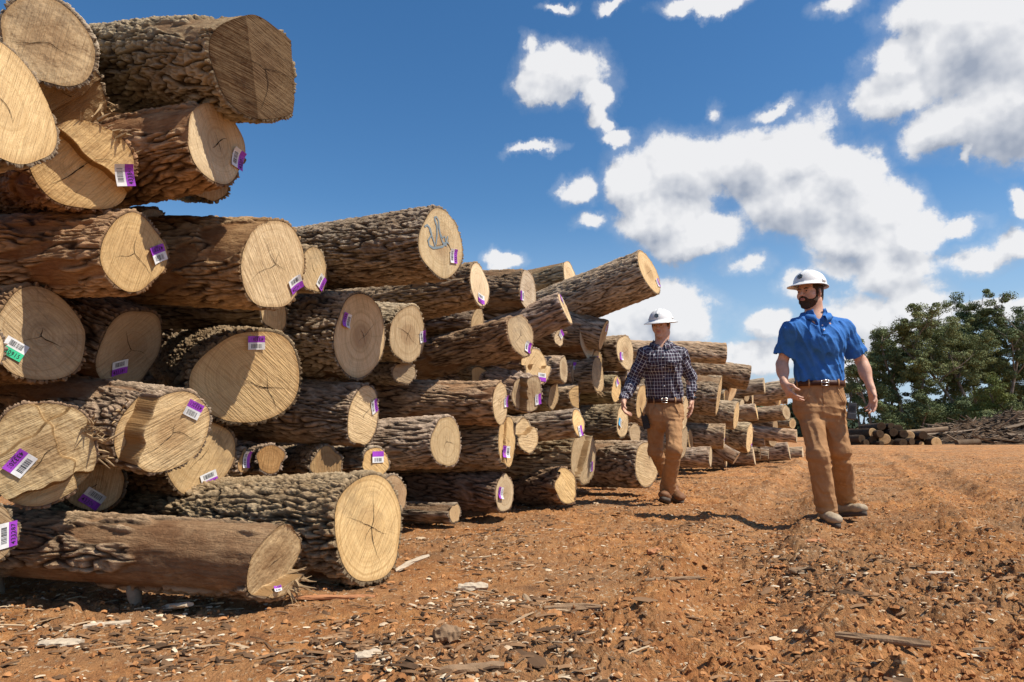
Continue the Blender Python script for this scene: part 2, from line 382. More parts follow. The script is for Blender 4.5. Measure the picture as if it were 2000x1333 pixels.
# digits
_glyph = {}
def glyph(ch):
    if ch not in _glyph:
        cu = bpy.data.curves.new('g', 'FONT'); cu.body = ch; cu.size = 1; cu.resolution_u = 3; cu.offset = .012
        o = bpy.data.objects.new('g', cu); COL.objects.link(o); bpy.context.view_layer.update()
        me = bpy.data.meshes.new_from_object(o.evaluated_get(bpy.context.evaluated_depsgraph_get()))
        V = [tuple(v.co) for v in me.vertices]; Fs = [tuple(p.vertices) for p in me.polygons]
        w = max((p[0] for p in V), default=.5)
        bpy.data.objects.remove(o); bpy.data.curves.remove(cu); bpy.data.meshes.remove(me)
        _glyph[ch] = (V, Fs, w)
    return _glyph[ch]
def tag_mesh(num, detail, rs):
    """local frame: digits run along x, coloured half at y<0, plate centred"""
    mb = MB(); W_, H_ = .086, .070
    n = 7; th = .0012
    xs = np.linspace(-W_ / 2, W_ / 2, n); ys = [-H_ / 2, -.002, H_ / 2]
    curl = rs.uniform(.0, .016); 
    def zc(x, y): return th + curl * (abs(x) / (W_ / 2)) ** 2.5 * (1 if x * curl > 0 else .3) + .004
    for k in range(2):
        V = [(x, ys[k + j], zc(x, 0)) for j in (0, 1) for x in xs] + [(x, ys[k + j], zc(x, 0) - th) for j in (0, 1) for x in xs]
        Fs = [(i, i + 1, n + i + 1, n + i) for i in range(n - 1)] + [(2 * n + i, 3 * n + i, 3 * n + i + 1, 2 * n + i + 1) for i in range(n - 1)]
        Fs += [(i, 2 * n + i, 2 * n + i + 1, i + 1) for i in range(n - 1)] + [(n + i + 1, 3 * n + i + 1, 3 * n + i, n + i) for i in range(n - 1)]
        Fs += [(0, n, 3 * n, 2 * n), (n - 1, 3 * n - 1, 4 * n - 1, 2 * n - 1)]
        mb.add(V, Fs, 1 if k == 0 else 0)
    # bar code
    x = -W_ / 2 + .016
    while x < W_ / 2 - .016:
        w = rs.choice([.0011, .0018, .0028]) if detail else .0035
        mb.add([(x, .006, zc(x, 0) + .0005), (x + w, .006, zc(x + w, 0) + .0005), (x + w, .028, zc(x + w, 0) + .0005), (x, .028, zc(x, 0) + .0005)], [(0, 1, 2, 3)], 2)
        x += w + rs.choice([.001, .0017, .0026]) * (1 if detail else 2.2)
    if detail:
        s = .0205; x = -.0355
        for ch in num:
            V, Fs, w = glyph(ch)
            mb.add([(x + p[0] * s, -.0270 + p[1] * s * 1.15, zc(x, 0) + .0009) for p in V], Fs, 2); x += .0120
        s = .008; x = -.016
        for ch in num[:4]:
            V, Fs, w = glyph(ch); mb.add([(x + p[0] * s, -.0335 + p[1] * s, zc(x, 0) + .0009) for p in V], Fs, 2); x += .0052
    return mb
# ------------------------------------------------------------------ logs
ROWN = np.array([.857, -.515]); ROWP = np.array([-.046, 5.91])
LOGS = []
def solve_log(u, v, hw, hh, tu, tv, off=0.0, phi=None, prange=(6, 60)):
    r1, r2 = ray(u, v), ray(tu, tv)
    N = np.cross(r1, r2)
    th = np.linspace(0, 2 * np.pi, 49)[:-1]
    def frame(p):
        ah = np.array([math.cos(p), -math.sin(p), 0.0])
        tz = -(ah @ N) / N[2] if abs(N[2]) > 1e-6 else 0
        a = ah + np.array([0, 0, np.clip(tz, -.55, .55)]); a /= np.linalg.norm(a)
        X = np.cross([0, 0, 1.0], a); X /= np.linalg.norm(X); Y = np.cross(a, X)
        return a, X, Y
    def measure(P, R, X, Y):
        pts = P[None] + R * (np.cos(th)[:, None] * X + np.sin(th)[:, None] * Y)
        uv = np.array([proj(p) for p in pts]); e = (uv.max(0) - uv.min(0)) / 2
        return e
    rn = ROWN @ r1[:2]
    t = (ROWN @ ROWP + (0 if off == 'g' else off)) / rn
    best = None
    cand = [R_(phi)] if phi is not None else [R_(q) for q in np.arange(prange[0], prange[1] + .1, 1.5)]
    for p in cand:
        a, X, Y = frame(p); tt = t
        for _ in range(3):
            P = np.array([0, 0, CAMH]) + r1 * tt; R0 = hh * tt / F
            e = measure(P, R0, X, Y); R = R0 * hh / max(e[1], 1e-3)
            if off == 'g': tt = (R * 1.0 * math.sqrt(1 - a[2] ** 2) - CAMH) / r1[2]
        P = np.array([0, 0, CAMH]) + r1 * tt; e = measure(P, R, X, Y)
        if a @ r1 > -0.02 and phi is None: continue
        err = abs(math.log(max(e[0], .1) / max(hw, .1)))
        if best is None or err < best[0]: best = (err, P, R, a, X, Y)
    if best is None:
        a, X, Y = frame(R_(20)); P = np.array([0, 0, CAMH]) + r1 * t; best = (9, P, hh * t / F, a, X, Y)
    return best[1:]
def make_cap(style, R, rs):
    """returns cap(x, y) -> z, wall-mask function"""
    pl = style.get('planes', [(0, rs.uniform(-.06, .06), rs.uniform(-.06, .06))])
    st = style.get('steps', []); rough = style.get('rough', .0)
    sd = rs.randint(999)
    def cap(x, y):
        z = None
        for (a, bx, by) in pl:
            q = a * R + bx * x + by * y; z = q if z is None else np.minimum(z, q)
        for (al, c, dep, wob) in st:
            s = x * math.cos(al) + y * math.sin(al) + wob * R * perlin(x / R * 2.2, y / R * 2.2, seed=sd)
            z = z - dep * R * sst(-.004, .004, s - c * R)
        if rough: z = z + rough * R * fbm(x / R * 2.5, y / R * 2.5, 0, 4, sd) 
        return z
    return cap
def add_log(u, v, hw, hh, tu, tv, label, off=0.0, L=3.0, phi=None, tg=None, tint=(1, 1, 1), btint=(1, 1, 1), style=None, taper=.08,
            strip=.26, depth=.018, lobes=.035, cracks=3, pith=(0, 0), group='logs stacked in the long pile', bend=0.0, rmax=None, squash=None, prange=(6, 60), name='log', stub=None, paint=None, ecc=0.0, eca=0.0, fray=None):
    style = style or {}
    P, R, a, X, Y = solve_log(u, v, hw, hh, tu, tv, off, phi, prange)
    rs = np.random.RandomState(int(u * 7 + v * 13) % 100000)
    tv_ = [(1.06, 1.04, 1.0), (1.0, 1.0, 1.0), (1.05, .96, .80), (.84, .85, .88), (1.10, 1.12, 1.2), (.92, .85, .74), (.74, .73, .74), (1.0, .98, .95)][rs.randint(8)]; tint = tuple(a * b for a, b in zip(tint, tv_))
    bv_ = rs.uniform(.82, 1.18); btint = tuple(a * bv_ * q for a, q in zip(btint, (1, rs.uniform(.95, 1.02), rs.uniform(.88, 1.04))))
    LOGS.append((u, v, round(P[1], 2), round(R, 3), round(math.degrees(math.atan2(-a[1], a[0]))), label[:30]))
    M = Matrix(((X[0], Y[0], a[0], P[0]), (X[1], Y[1], a[1], P[1]), (X[2], Y[2], a[2], P[2]), (0, 0, 0, 1)))
    px = hh                                          # pixel half height decides the resolution
    nseg = int(np.clip(px * 3.8, 44, 320)); nlen = int(np.clip(px * 3.3, 26, 290) * min(L, 3) / 3)
    th = np.linspace(0, 2 * np.pi, nseg, endpoint=False)
    ph = rs.uniform(0, 6.28, 5)
    def prof(s):          # outline as a function of distance from the cut end
        k = 1.0
        o = 1 + lobes * np.cos(2 * th + ph[0] + s * .2) + lobes * .6 * np.cos(3 * th + ph[1] - s * .3) + lobes * .35 * np.cos(5 * th + ph[2] + s * .2) + ecc * np.cos(2 * (th - eca))
        return o
    s = L * (np.linspace(0, 1, nlen) ** 1.12)
    TH, SS = np.meshgrid(th, s)
    base = R * (1 - .03) * (1 + taper * SS / L) * np.stack([prof(q) for q in s])
    base = base + .02 * perlin(np.cos(TH) * 1.1 + ph[3], np.sin(TH) * 1.1, SS * 1.1, seed=rs.randint(50))
    cap = make_cap(style, R, rs)
    sd = rs.randint(200)
    fx = rs.uniform(32, 42); fz = fx * rs.uniform(.12, .19)
    wz = .5 * perlin(np.cos(TH) * 2, np.sin(TH) * 2, SS * 2.2, seed=sd)
    tw = TH + wz * .3 + SS * rs.uniform(-.12, .12)
    cx, cy = np.cos(tw) * base * fx, np.sin(tw) * base * fx
    n1 = perlin(cx, cy, SS * fz, sd); n2 = perlin(cx * 1.9, cy * 1.9, SS * fz * 3.0, sd + 5)
    f1 = sst(.015, .22, np.abs(n1)); f2 = sst(0, .35, np.abs(n2)); f3 = perlin(cx * 1.5, cy * 1.5, SS * 45, sd + 9)
    rid = np.clip(f1 * (.55 + .45 * f2) * (.85 + .35 * perlin(cx * .7, cy * .7, SS * fz * 4, sd + 6)) + .14 * f3, 0, 1.15)
    sm = perlin(np.cos(TH) * 1.0 + 5, np.sin(TH) * 1.0, SS * .9 + ph[4], sd + 3) + .35 * perlin(np.cos(TH) * 3, np.sin(TH) * 3, SS * 5, sd + 4)
    thr = .62 - strip * .85
    mask = sst(thr, thr + .07, sm)
    hgt = depth * 1.05 * (rid - .35) * (1 - mask) + mask * (-depth * .45 + .0035 * perlin(cx * .8, cy * .8, SS * 6, sd + 8) + .0015 * f3)
    rad = base + hgt
    xx, yy = rad * np.cos(TH), rad * np.sin(TH)
    c0 = cap(base[0] * np.cos(th), base[0] * np.sin(th))
    zz = c0[None, :] * (1 - SS / L) - SS
    jag = .004 * rs.uniform(-1, 1, nseg) * (rid[0]); zz[0] += jag
    by = bend * (SS / L) ** 2 * L
    yy = yy + by
    V = np.stack([xx, yy, zz], -1).reshape(-1, 3)
    Fc = grid_faces(nlen, nseg, True)
    # bark thickness ring at the cut
    bt = .003 + depth * .22
    rw = base[0] - bt
    V2 = np.stack([rw * np.cos(th), rw * np.sin(th), cap(rw * np.cos(th), rw * np.sin(th)) - .002], -1)
    b0 = len(V); V = np.vstack([V, V2])
    i = np.arange(nseg); j = (i + 1) % nseg
    Fc = np.vstack([Fc, np.stack([b0 + i, b0 + j, j, i], -1)])
    rim_at = np.concatenate([rid.ravel(), np.full(nseg, .15)]); strip_at = np.concatenate([mask.ravel(), np.full(nseg, .25)])
    # far end
    e0 = (nlen - 1) * nseg; cen = len(V); V = np.vstack([V, [[0, bend * L, -L]]])
    tri = np.stack([np.full(nseg, cen), e0 + j, e0 + i, np.full(nseg, -1)], -1)
    nb = len(Fc); Fc = np.vstack([Fc, tri]); mi = np.zeros(len(Fc), int); mi[nb:] = 1
    root = empty(name, mw=M)
    tag(root, label, 'log', group)
    bo = link('bark', mesh_np('bark', V, np.vstack([Fc[:nb, ::-1], Fc[nb:][:, [0, 2, 1, 3]]]), mi, {'ridge': np.append(rim_at, .2), 'strip': np.append(strip_at, .2)}), [BARK, WOOD], root)
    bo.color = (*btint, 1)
    # cut face
    nr = (70 if px > 60 else 34) if (style.get('steps') or style.get('planes') or style.get('rough')) and px > 20 else (10 if px > 30 else 5)
    kk = np.linspace(0, 1, nr + 1)[1:]
    KK, T2 = np.meshgrid(kk, th, indexing='ij')
    fxx, fyy = KK * rw[None] * np.cos(T2), KK * rw[None] * np.sin(T2)
    fz_ = cap(fxx, fyy)
    if px > 30: fz_ = fz_ + .0012 * perlin(fxx * 30, fyy * 30, seed=sd)
    FV = np.vstack([np.stack([fxx, fyy, fz_], -1).reshape(-1, 3), [[0, 0, float(cap(np.zeros(1), np.zeros(1))[0])]]])
    FF = grid_faces(nr, nseg, True)
    c_ = nr * nseg
    FF = np.vstack([FF[:, ::-1], np.stack([np.full(nseg, c_), i, j, np.full(nseg, -1)], -1)])
    gx = np.abs(cap(fxx + .004, fyy) - fz_) + np.abs(cap(fxx, fyy + .004) - fz_)
    wall = sst(.006, .012, gx).ravel()
    rimv = np.append(KK.ravel(), 0); wall = np.append(wall, 0)
    VV = [tuple(p) for p in FV]; VL = VV; nV = len(VL); FL = FF; cm = np.zeros(len(FF), int)
    cv, cf = [], []
    if cracks and px > 14:
        pxx, pyy = pith[0] * R, pith[1] * R
        a0 = rs.uniform(0, 6.28)
        for k in range(cracks):
            an = a0 + k * 6.28 / cracks + rs.uniform(-.4, .4); ln = rs.uniform(.25, 1.0) ** 1.3 * R; wd = rs.uniform(.0009, .0018) * (1.7 if rs.rand() < .25 and px > 60 else 1)
            npt = 14; x0, y0 = pxx, pyy; pts = []
            for q in range(npt):
                pts.append((x0, y0)); an += rs.uniform(-.22, .22); x0 += math.cos(an) * ln / npt; y0 += math.sin(an) * ln / npt
            for q, (x1, y1) in enumerate(pts):
                if math.hypot(x1, y1) > R * .88: pts = pts[:q]; break
            n_ = len(pts)
            if n_ < 3: continue
            bidx = len(cv)
            for q in range(n_):
                d = np.subtract(pts[min(q + 1, n_ - 1)], pts[max(q - 1, 0)]); d = d / (np.linalg.norm(d) + 1e-9)
                w = wd * (1 - q / (n_ - 1)) ** .7 * rs.uniform(.6, 1.3)
                for sg in (-1, 1):
                    xx_, yy_ = pts[q][0] - d[1] * w * sg, pts[q][1] + d[0] * w * sg
                    cv.append((xx_, yy_, float(cap(np.array([xx_]), np.array([yy_]))[0]) + .0022))
            for q in range(n_ - 1): cf.append((bidx + 2 * q, bidx + 2 * q + 1, bidx + 2 * q + 3, bidx + 2 * q + 2))
    if cf:
        FV = np.vstack([FV, cv]); FF = np.vstack([FF, np.array(cf)[:, ::-1] + nV]); cm = np.append(cm, np.ones(len(cf), int))
        rimv = np.append(rimv, np.zeros(len(cv))); wall = np.append(wall, np.zeros(len(cv)))
    fo = link('cut_face', mesh_np('cut_face', FV, FF, cm, {'rim': rimv, 'wall': wall}, not (style.get('steps') or style.get('rough'))), [WOOD, CRACK], root)
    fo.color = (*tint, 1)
    # local placement of things seen on the face
    Xv, Yv, av = map(np.array, (X, Y, a))
    def on_face(pu, pv):
        r = ray(pu, pv); c = 0.0
        for _ in range(6):
            O = P + av * c; tt = ((O - [0, 0, CAMH]) @ av) / (r @ av); H = np.array([0, 0, CAMH]) + r * tt - P
            lx, ly = H @ Xv, H @ Yv; c = float(cap(np.array([lx]), np.array([ly]))[0])
        return np.array([lx, ly, c])
    if tg:
        tu_, tv_, ang = tg[0], tg[1], R_(tg[2]); colr = tg[3] if len(tg) > 3 else 'p'; num = tg[4] if len(tg) > 4 else '4%05d' % rs.randint(33000, 33999)
        if abs(av @ ray(tu_, tv_)) < .10: p0 = np.array([.0, -.3 * R, 0]); yd = np.array([0, -1., 0])
        else:
            p0 = on_face(tu_, tv_); p1 = on_face(tu_ + 3 * math.cos(ang), tv_ - 3 * math.sin(ang)); yd = -(p1 - p0)
            q = math.hypot(p0[0], p0[1])
            lim = max(R - .045, R * .6)
            if q > lim: p0[:2] *= lim / q
        yd /= np.linalg.norm(yd) + 1e-9
        e = .02; g0 = float(cap(np.array([p0[0]]), np.array([p0[1]]))[0])
        nx = -(float(cap(np.array([p0[0] + e]), np.array([p0[1]]))[0]) - float(cap(np.array([p0[0] - e]), np.array([p0[1]]))[0])) / (2 * e)
        ny = -(float(cap(np.array([p0[0]]), np.array([p0[1] + e]))[0]) - float(cap(np.array([p0[0]]), np.array([p0[1] - e]))[0])) / (2 * e)
        nn = np.array([nx, ny, 1]); nn /= np.linalg.norm(nn)
        yd = yd - nn * (yd @ nn); yd /= np.linalg.norm(yd); xd = np.cross(yd, nn)
        tsc = tg[5] if len(tg) > 5 else 1.0; xd, yd = xd * tsc, yd * tsc
        TM = Matrix(((xd[0], yd[0], nn[0], p0[0]), (xd[1], yd[1], nn[1], p0[1]), (xd[2], yd[2], nn[2], g0), (0, 0, 0, 1)))
        to = tag_mesh(num, px > 38, rs).build('barcode_tag', [TAGW, {'p': TAGP, 'g': TAGG, 'b': TAGB}[colr], TAGK], root, mw=TM)
        if colr != 'p': to['label'] = 'white and %s barcode tag' % {'g': 'green', 'b': 'blue'}[colr]
    if paint:
        mb = MB()
        for pts, w in paint:
            L3 = [on_face(*p) for p in pts]
            V = []
            for q in range(len(L3)):
                d = L3[min(q + 1, len(L3) - 1)] - L3[max(q - 1, 0)]; d /= np.linalg.norm(d) + 1e-9
                n_ = np.array([-d[1], d[0], 0]); ww = w * rs.uniform(.7, 1.2)
                V += [L3[q] - n_ * ww + [0, 0, .0024], L3[q] + n_ * ww + [0, 0, .0024]]
            mb.add(V, [(2 * q, 2 * q + 1, 2 * q + 3, 2 * q + 2) for q in range(len(L3) - 1)])
        mb.build('painted_mark', [PAINT], root)
    if fray:
        mb = MB()
        for (a0, sp, n_, ln) in fray:
            for _ in range(int(n_ * .7)):
                an = a0 + rs.uniform(-sp, sp); q = rs.uniform(.78, 1.02); e = np.array([math.cos(an), math.sin(an), 0]); p = e * R * q; z0 = float(cap(np.array([p[0]]), np.array([p[1]]))[0]); p[2] = z0 - .01
                l_ = ln * rs.uniform(.2, .75); d = nrm(e * rs.uniform(.1, .9) + [0, 0, rs.uniform(.2, 1)] + rs.normal(size=3) * .25); r0 = rs.uniform(.002, .007)
                b_ = rs.normal(size=3) * .25 * l_
                mb.tube([p, p + d * l_ * .5 + b_ * .3, p + d * l_ + b_], [r0 * 1.2, r0, r0 * .25], 4)
        so = mb.build('splinters', [SPLINT], root)
    if stub:
        for (su, ang, ln, r0) in stub:     # snags: distance from end, angle round, length, radius
            mb = MB(); d = np.array([math.cos(ang), math.sin(ang), 0]); o_ = d * R * .9 + np.array([0, 0, -su])
            mb.tube([o_, o_ + d * ln * .4 + [0, 0, .01], o_ + d * ln * .8 + [.012, 0, .02], o_ + d * ln + [.02, 0, .03]], [r0, r0 * .85, r0 * .55, r0 * .2], 9)
            mb.build('branch_stub', [DEADWOOD], root, smooth=True)
    return root
SPLINT = plain('splinter_wood', (.36, .245, .13), .9, scale=50)
DEADWOOD = plain('dead_wood', (.30, .23, .16), .9, bumpy=.6, scale=60)
G = (.80, .82, .90)            # greyed old cut
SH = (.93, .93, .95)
D = (.62, .58, .56)
Q = math.pi
A = add_log
# --- upper left
A(2,195,122,146,-300,260,'big pale round cut face at the far left edge, second from the top', off=0.5,tint=(1.08,1.08,1.05),cracks=2,strip=.3)
A(98,85,122,92,-40,60,'pale broad cut end at the very top left corner of the pile', off=0.3,tint=(1.1,1.06,.98),style=dict(planes=[(0,-.10,-.35)],rough=.02),cracks=2,taper=0)
A(140,190,80,75,20,160,'splintery grey brown stump end wedged behind the topmost left logs', off=0.05,tint=(.85,.85,.86),style=dict(planes=[(0,.25,.1)],steps=[(-.6,.1,.25,.1)],rough=.02),cracks=1,fray=[(-.2,.5,45,.13)])
A(172,322,104,94,-120,400,'log with a ledge sawn across its end, hanging a tag numbered 433848', off=0.35,tg=(243,343,0,'p','433848'),style=dict(steps=[(-2.15,-.18,.28,.12)],rough=.008),tint=(1.03,1.0,.92),fray=[(1.2,.7,26,.07)],btint=(1.05,.8,.62),strip=.45,cracks=2)
A(426,279,64,86,150,340,'upper log below the weathered top log, oval sawn face with cross crack', off=0.55,tg=(463,312,-35,'p','433077'),btint=(1.0,.82,.66),strip=.35,cracks=4,taper=.1)
A(524,134,112,114,180,140,'weathered topmost log jutting into the sky with a dark two sided notched end', off=0.8,style=dict(planes=[(.10,.55,.05),(-.11,-.15,-.18)],steps=[(.25,.66,.4,.10)],rough=.015),tint=(.30,.25,.20),btint=(.98,.98,1.0),depth=.02,cracks=3,lobes=.05,prange=(6,36))
A(408,358,46,38,200,390,'sliver of cut face peeping out below the upper left oval log', off=0.3,cracks=0)
# --- second course
A(262,495,63,82,0,505,'log with orange bark left of the round ringed log, its face half in shadow', off=0.36,tg=(306,497,108,'p','432897'),tint=(1.02,.98,.88),btint=(1.02,.86,.68),strip=.25,cracks=3)
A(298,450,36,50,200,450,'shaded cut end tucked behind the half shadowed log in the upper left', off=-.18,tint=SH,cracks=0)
A(535,515,68,95,240,512,'large log with clear growth rings and a long diagonal cross crack', off=0.5,tg=(582,562,-72,'p','427368'),cracks=4,pith=(.05,0),btint=(1.0,.87,.70),strip=.4,lobes=.02)
A(612,528,26,48,480,530,'narrow cut end just right of the large ringed log', off=0.05,tg=(628,555,-55,'p','433052'),tint=(.92,.92,.9),cracks=2)
A(862,476,40,72,590,508,'log on the skyline with blue spray painted letters on its face', off=0.68,tg=(885,501,-10,'p','433128'),tint=(1.1,1.1,1.04),depth=.021,strip=.1,cracks=3,pith=(.3,.05),
  paint=[([(829,443),(834,440),(840,447),(843,458),(836,470),(838,480),(846,485),(856,484),(864,482),(871,474),(874,462)],.007),([(838,446),(841,455),(846,470),(850,482)],.006),([(851,478),(853,460),(853,442),(849,430),(848,425),(852,424),(856,431),(857,445),(860,462),(864,474),(872,480)],.007),([(858,455),(864,465),(868,462),(870,470),(876,477)],.006)])
A(937,558,22,45,720,600,'upright oval log face with a tag near its foot, below the painted log', off=0.32,tg=(938,584,-88,'p'),cracks=2,btint=(.8,.76,.74))
A(1031,568,19,41,930,572,'greyish narrow log end on the skyline in the middle of the pile', off=.05,tg=(1019,578,160,'p'),tint=G,cracks=2,btint=(.85,.75,.66))
A(1112,538,13,29,1020,560,'small log end topping the pile, left of the long log that juts out', off=-.25,cracks=1,tint=(1,.97,.92))
A(1268,532,21,43,1115,592,'long thick log jutting furthest right over the plaid shirted man', off=.85,tg=(1284,553,10,'p'),depth=.02,strip=.02,taper=.16,cracks=2,lobes=.015,bend=-.03)
A(1104,604,14,33,985,650,'furrowed log directly below the jutting long log', off=.35,tg=(1097,586,120,'p'),cracks=1,depth=.02)
A(1017,655,25,43,840,698,'slanting log pointing up right with a slit in its pale oval face', off=.38,tg=(1030,679,-35,'p'),cracks=3,strip=.25,btint=(1.05,.95,.85),taper=.05)
A(932,628,13,26,820,630,'narrow bright log end under the tagged oval log', off=-.05,cracks=0,tint=(1.05,1,.9))
A(797,652,39,58,690,645,'log end half hidden right of the split shadow log', off=-.03,tg=(825,658,15,'p'),cracks=4,tint=(.92,.9,.88))
A(705,657,53,84,470,655,'log with face split by a straight shadow edge, rings and cracked heart', off=.10,tg=(676,626,155,'p','433068'),cracks=4,pith=(.1,0),depth=.02,lobes=.02,strip=.05)
A(537,612,26,36,420,610,'small striped cut end beneath the large ringed log', off=-.14,cracks=0,tint=(.95,.93,.88))
# --- third course
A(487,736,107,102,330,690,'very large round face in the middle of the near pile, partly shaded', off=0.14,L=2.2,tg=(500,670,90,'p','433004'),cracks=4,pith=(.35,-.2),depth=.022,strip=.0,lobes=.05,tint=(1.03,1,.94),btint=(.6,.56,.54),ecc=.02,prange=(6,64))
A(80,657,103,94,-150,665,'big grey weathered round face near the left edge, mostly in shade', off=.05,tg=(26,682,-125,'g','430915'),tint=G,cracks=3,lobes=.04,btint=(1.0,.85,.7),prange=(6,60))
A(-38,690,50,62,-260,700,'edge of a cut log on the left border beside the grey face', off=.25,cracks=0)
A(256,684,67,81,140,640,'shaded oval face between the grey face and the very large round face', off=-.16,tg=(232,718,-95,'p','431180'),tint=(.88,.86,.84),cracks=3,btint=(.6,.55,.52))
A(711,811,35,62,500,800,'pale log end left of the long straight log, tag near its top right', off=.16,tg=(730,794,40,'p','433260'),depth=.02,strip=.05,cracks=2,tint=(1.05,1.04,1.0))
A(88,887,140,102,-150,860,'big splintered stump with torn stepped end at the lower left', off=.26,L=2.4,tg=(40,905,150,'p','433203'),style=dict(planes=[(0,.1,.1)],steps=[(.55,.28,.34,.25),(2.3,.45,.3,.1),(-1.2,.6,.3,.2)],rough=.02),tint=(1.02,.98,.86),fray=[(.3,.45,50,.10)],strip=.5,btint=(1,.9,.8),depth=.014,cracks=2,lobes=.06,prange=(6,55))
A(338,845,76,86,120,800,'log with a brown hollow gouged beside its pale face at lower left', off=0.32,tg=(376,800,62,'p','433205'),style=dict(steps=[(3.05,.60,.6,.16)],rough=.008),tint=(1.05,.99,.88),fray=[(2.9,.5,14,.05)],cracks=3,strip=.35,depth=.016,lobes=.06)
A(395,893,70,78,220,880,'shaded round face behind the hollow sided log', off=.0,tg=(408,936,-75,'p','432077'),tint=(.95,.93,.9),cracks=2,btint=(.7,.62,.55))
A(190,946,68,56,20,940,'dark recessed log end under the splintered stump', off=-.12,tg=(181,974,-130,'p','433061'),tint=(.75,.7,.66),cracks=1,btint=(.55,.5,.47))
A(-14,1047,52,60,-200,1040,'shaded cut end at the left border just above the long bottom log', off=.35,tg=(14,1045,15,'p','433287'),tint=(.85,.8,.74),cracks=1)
# --- bottom course
A(535,1098,42,76,60,1062,'long bare sided log lying lowest at the front with a torn pointed end', off=.93,L=3.4,tg=(510,1155,90,'p','433001',.32),fray=[(-.75,.4,34,.12)],style=dict(planes=[(0,.15,.28)],steps=[(-1.35,.62,-.42,.12)],rough=.02),tint=(.86,.82,.76),btint=(1.05,.98,.88),strip=.55,taper=-.04,cracks=2,lobes=.04,
  stub=[(.62,-1.62,.11,.032),(1.35,-1.5,.10,.03)],prange=(10,34))
A(725,1030,65,96,430,1034,'big bright round face low at the front with furrowed bark', L=2.2, off='g',tint=(1.1,1.08,.98),depth=.024,strip=.0,cracks=5,lobes=.025,btint=(1.12,1.08,1.0),prange=(6,48))
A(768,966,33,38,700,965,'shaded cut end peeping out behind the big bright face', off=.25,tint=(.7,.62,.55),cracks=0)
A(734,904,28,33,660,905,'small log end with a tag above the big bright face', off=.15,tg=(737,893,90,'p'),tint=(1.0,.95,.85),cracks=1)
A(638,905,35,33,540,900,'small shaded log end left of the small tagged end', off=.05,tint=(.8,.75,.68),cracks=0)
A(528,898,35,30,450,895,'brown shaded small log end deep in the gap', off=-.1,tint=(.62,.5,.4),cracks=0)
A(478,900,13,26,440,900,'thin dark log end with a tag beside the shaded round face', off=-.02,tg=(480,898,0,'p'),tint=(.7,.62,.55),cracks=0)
A(872,863,29,53,730,872,'log with peeling bark and knotty six sided face under the long straight log', off=.30,cracks=3,tint=(1.0,.97,.88),strip=.1,lobes=.05,depth=.02)
A(977,787,18,43,750,785,'long straight log lying level, tag on the right of its face', off=.45,tg=(987,784,8,'p'),cracks=3,strip=.3,taper=.0,btint=(1.05,.95,.84))
A(1036,770,24,36,985,760,'log with a rotten dark hollow by its slanting face', off=.45,tg=(1050,780,15,'p'),style=dict(steps=[(3.3,.25,.5,.2)]),cracks=1,depth=.02)
A(993,862,17,51,890,868,'tall narrow end with a split down its middle', off=.35,tg=(983,883,160,'p'),tint=(.93,.92,.9),cracks=2,style=dict(steps=[(2.9,.3,.12,.1)]))
A(1031,852,20,36,985,850,'log end with a deep vee notch beside the tall narrow end', off=.30,tint=(.95,.94,.92),cracks=1,style=dict(steps=[(1.9,.2,.35,.15)]))
A(986,963,18,41,800,950,'dark barked log on the ground with a tagged narrow face', off=.30,tg=(977,963,170,'p'),cracks=2,btint=(.62,.56,.52),strip=.3)
A(888,1003,25,20,815,1000,'short square block of wood under the dark barked log', off=.2,phi=30,L=.9,cracks=1,tint=(.95,.92,.86),lobes=.0,ecc=.12,eca=.2)
# --- gaps between
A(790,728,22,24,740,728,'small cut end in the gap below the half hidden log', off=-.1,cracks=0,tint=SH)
A(936,733,22,20,860,735,'striped lower lip of a log below the slanting log', off=.0,cracks=0)
# --- middle distance
A(1147,668,11,36,1060,668,'log with a planed square looking end right of the middle', off=.2,cracks=0,style=dict(planes=[(0,.1,-.15)]),btint=(.8,.68,.58))
A(1179,655,9,31,1130,643,'tagged log end under the tip of the jutting long log', off=.35,tg=(1184,640,20,'p'),cracks=1)
A(1161,640,9,24,1118,640,'log top showing between the planed end and the jutting log', off=.1,cracks=0)
A(1092,660,9,18,1050,655,'little bright slanting end with a tag under the furrowed log', off=.1,tg=(1095,652,60,'p'),cracks=0)
A(1222,688,17,36,1185,690,'round log end close behind the plaid shirted man, above his arm', off=.35,tg=(1213,696,170,'p'),cracks=3)
A(1163,708,13,24,1110,705,'small tan log end with a tag near its right edge', off=.2,tg=(1163,704,0,'p'),cracks=0)
A(1168,733,10,38,1120,735,'tall grey narrow end with torn fibres below', fray=[(-1.5,.5,26,.10)], off=.28,cracks=1,tint=G)
A(1125,729,11,25,1095,729,'shaded wedge shaped end with a bright edge', off=.12,tg=(1121,713,90,'p'),cracks=0,tint=(.85,.8,.76))
A(1050,716,27,37,990,725,'notched log end with a zigzag shadow under the slanting log', off=.32,tg=(1058,737,-90,'p'),style=dict(steps=[(1.7,.0,.3,.3)]),cracks=1,tint=(.98,.95,.9))
A(1101,722,9,27,1060,722,'short furrowed log right of the notched end', off=.25,cracks=0)
A(1081,775,10,26,1030,770,'dull shaded narrow end standing below the notched log', off=.1,cracks=1,tint=(.8,.76,.72))
A(1130,776,30,25,1085,778,'grey cracked face in two slabs above the level furrowed log', off=.2,tg=(1150,767,55,'p'),tint=(.9,.88,.86),cracks=3,style=dict(planes=[(0,-.5,.0),(.1,.5,0)]),phi=32)
A(1204,761,10,27,1150,760,'bright orange narrow end left of the plaid shirted man, tag near its top', off=.3,tg=(1204,746,60,'p'),tint=(1.1,1.0,.82),cracks=0)
A(1227,738,6,16,1195,740,'little tagged log end beside the plaid sleeve', off=.3,tg=(1226,735,0,'p'),cracks=0)
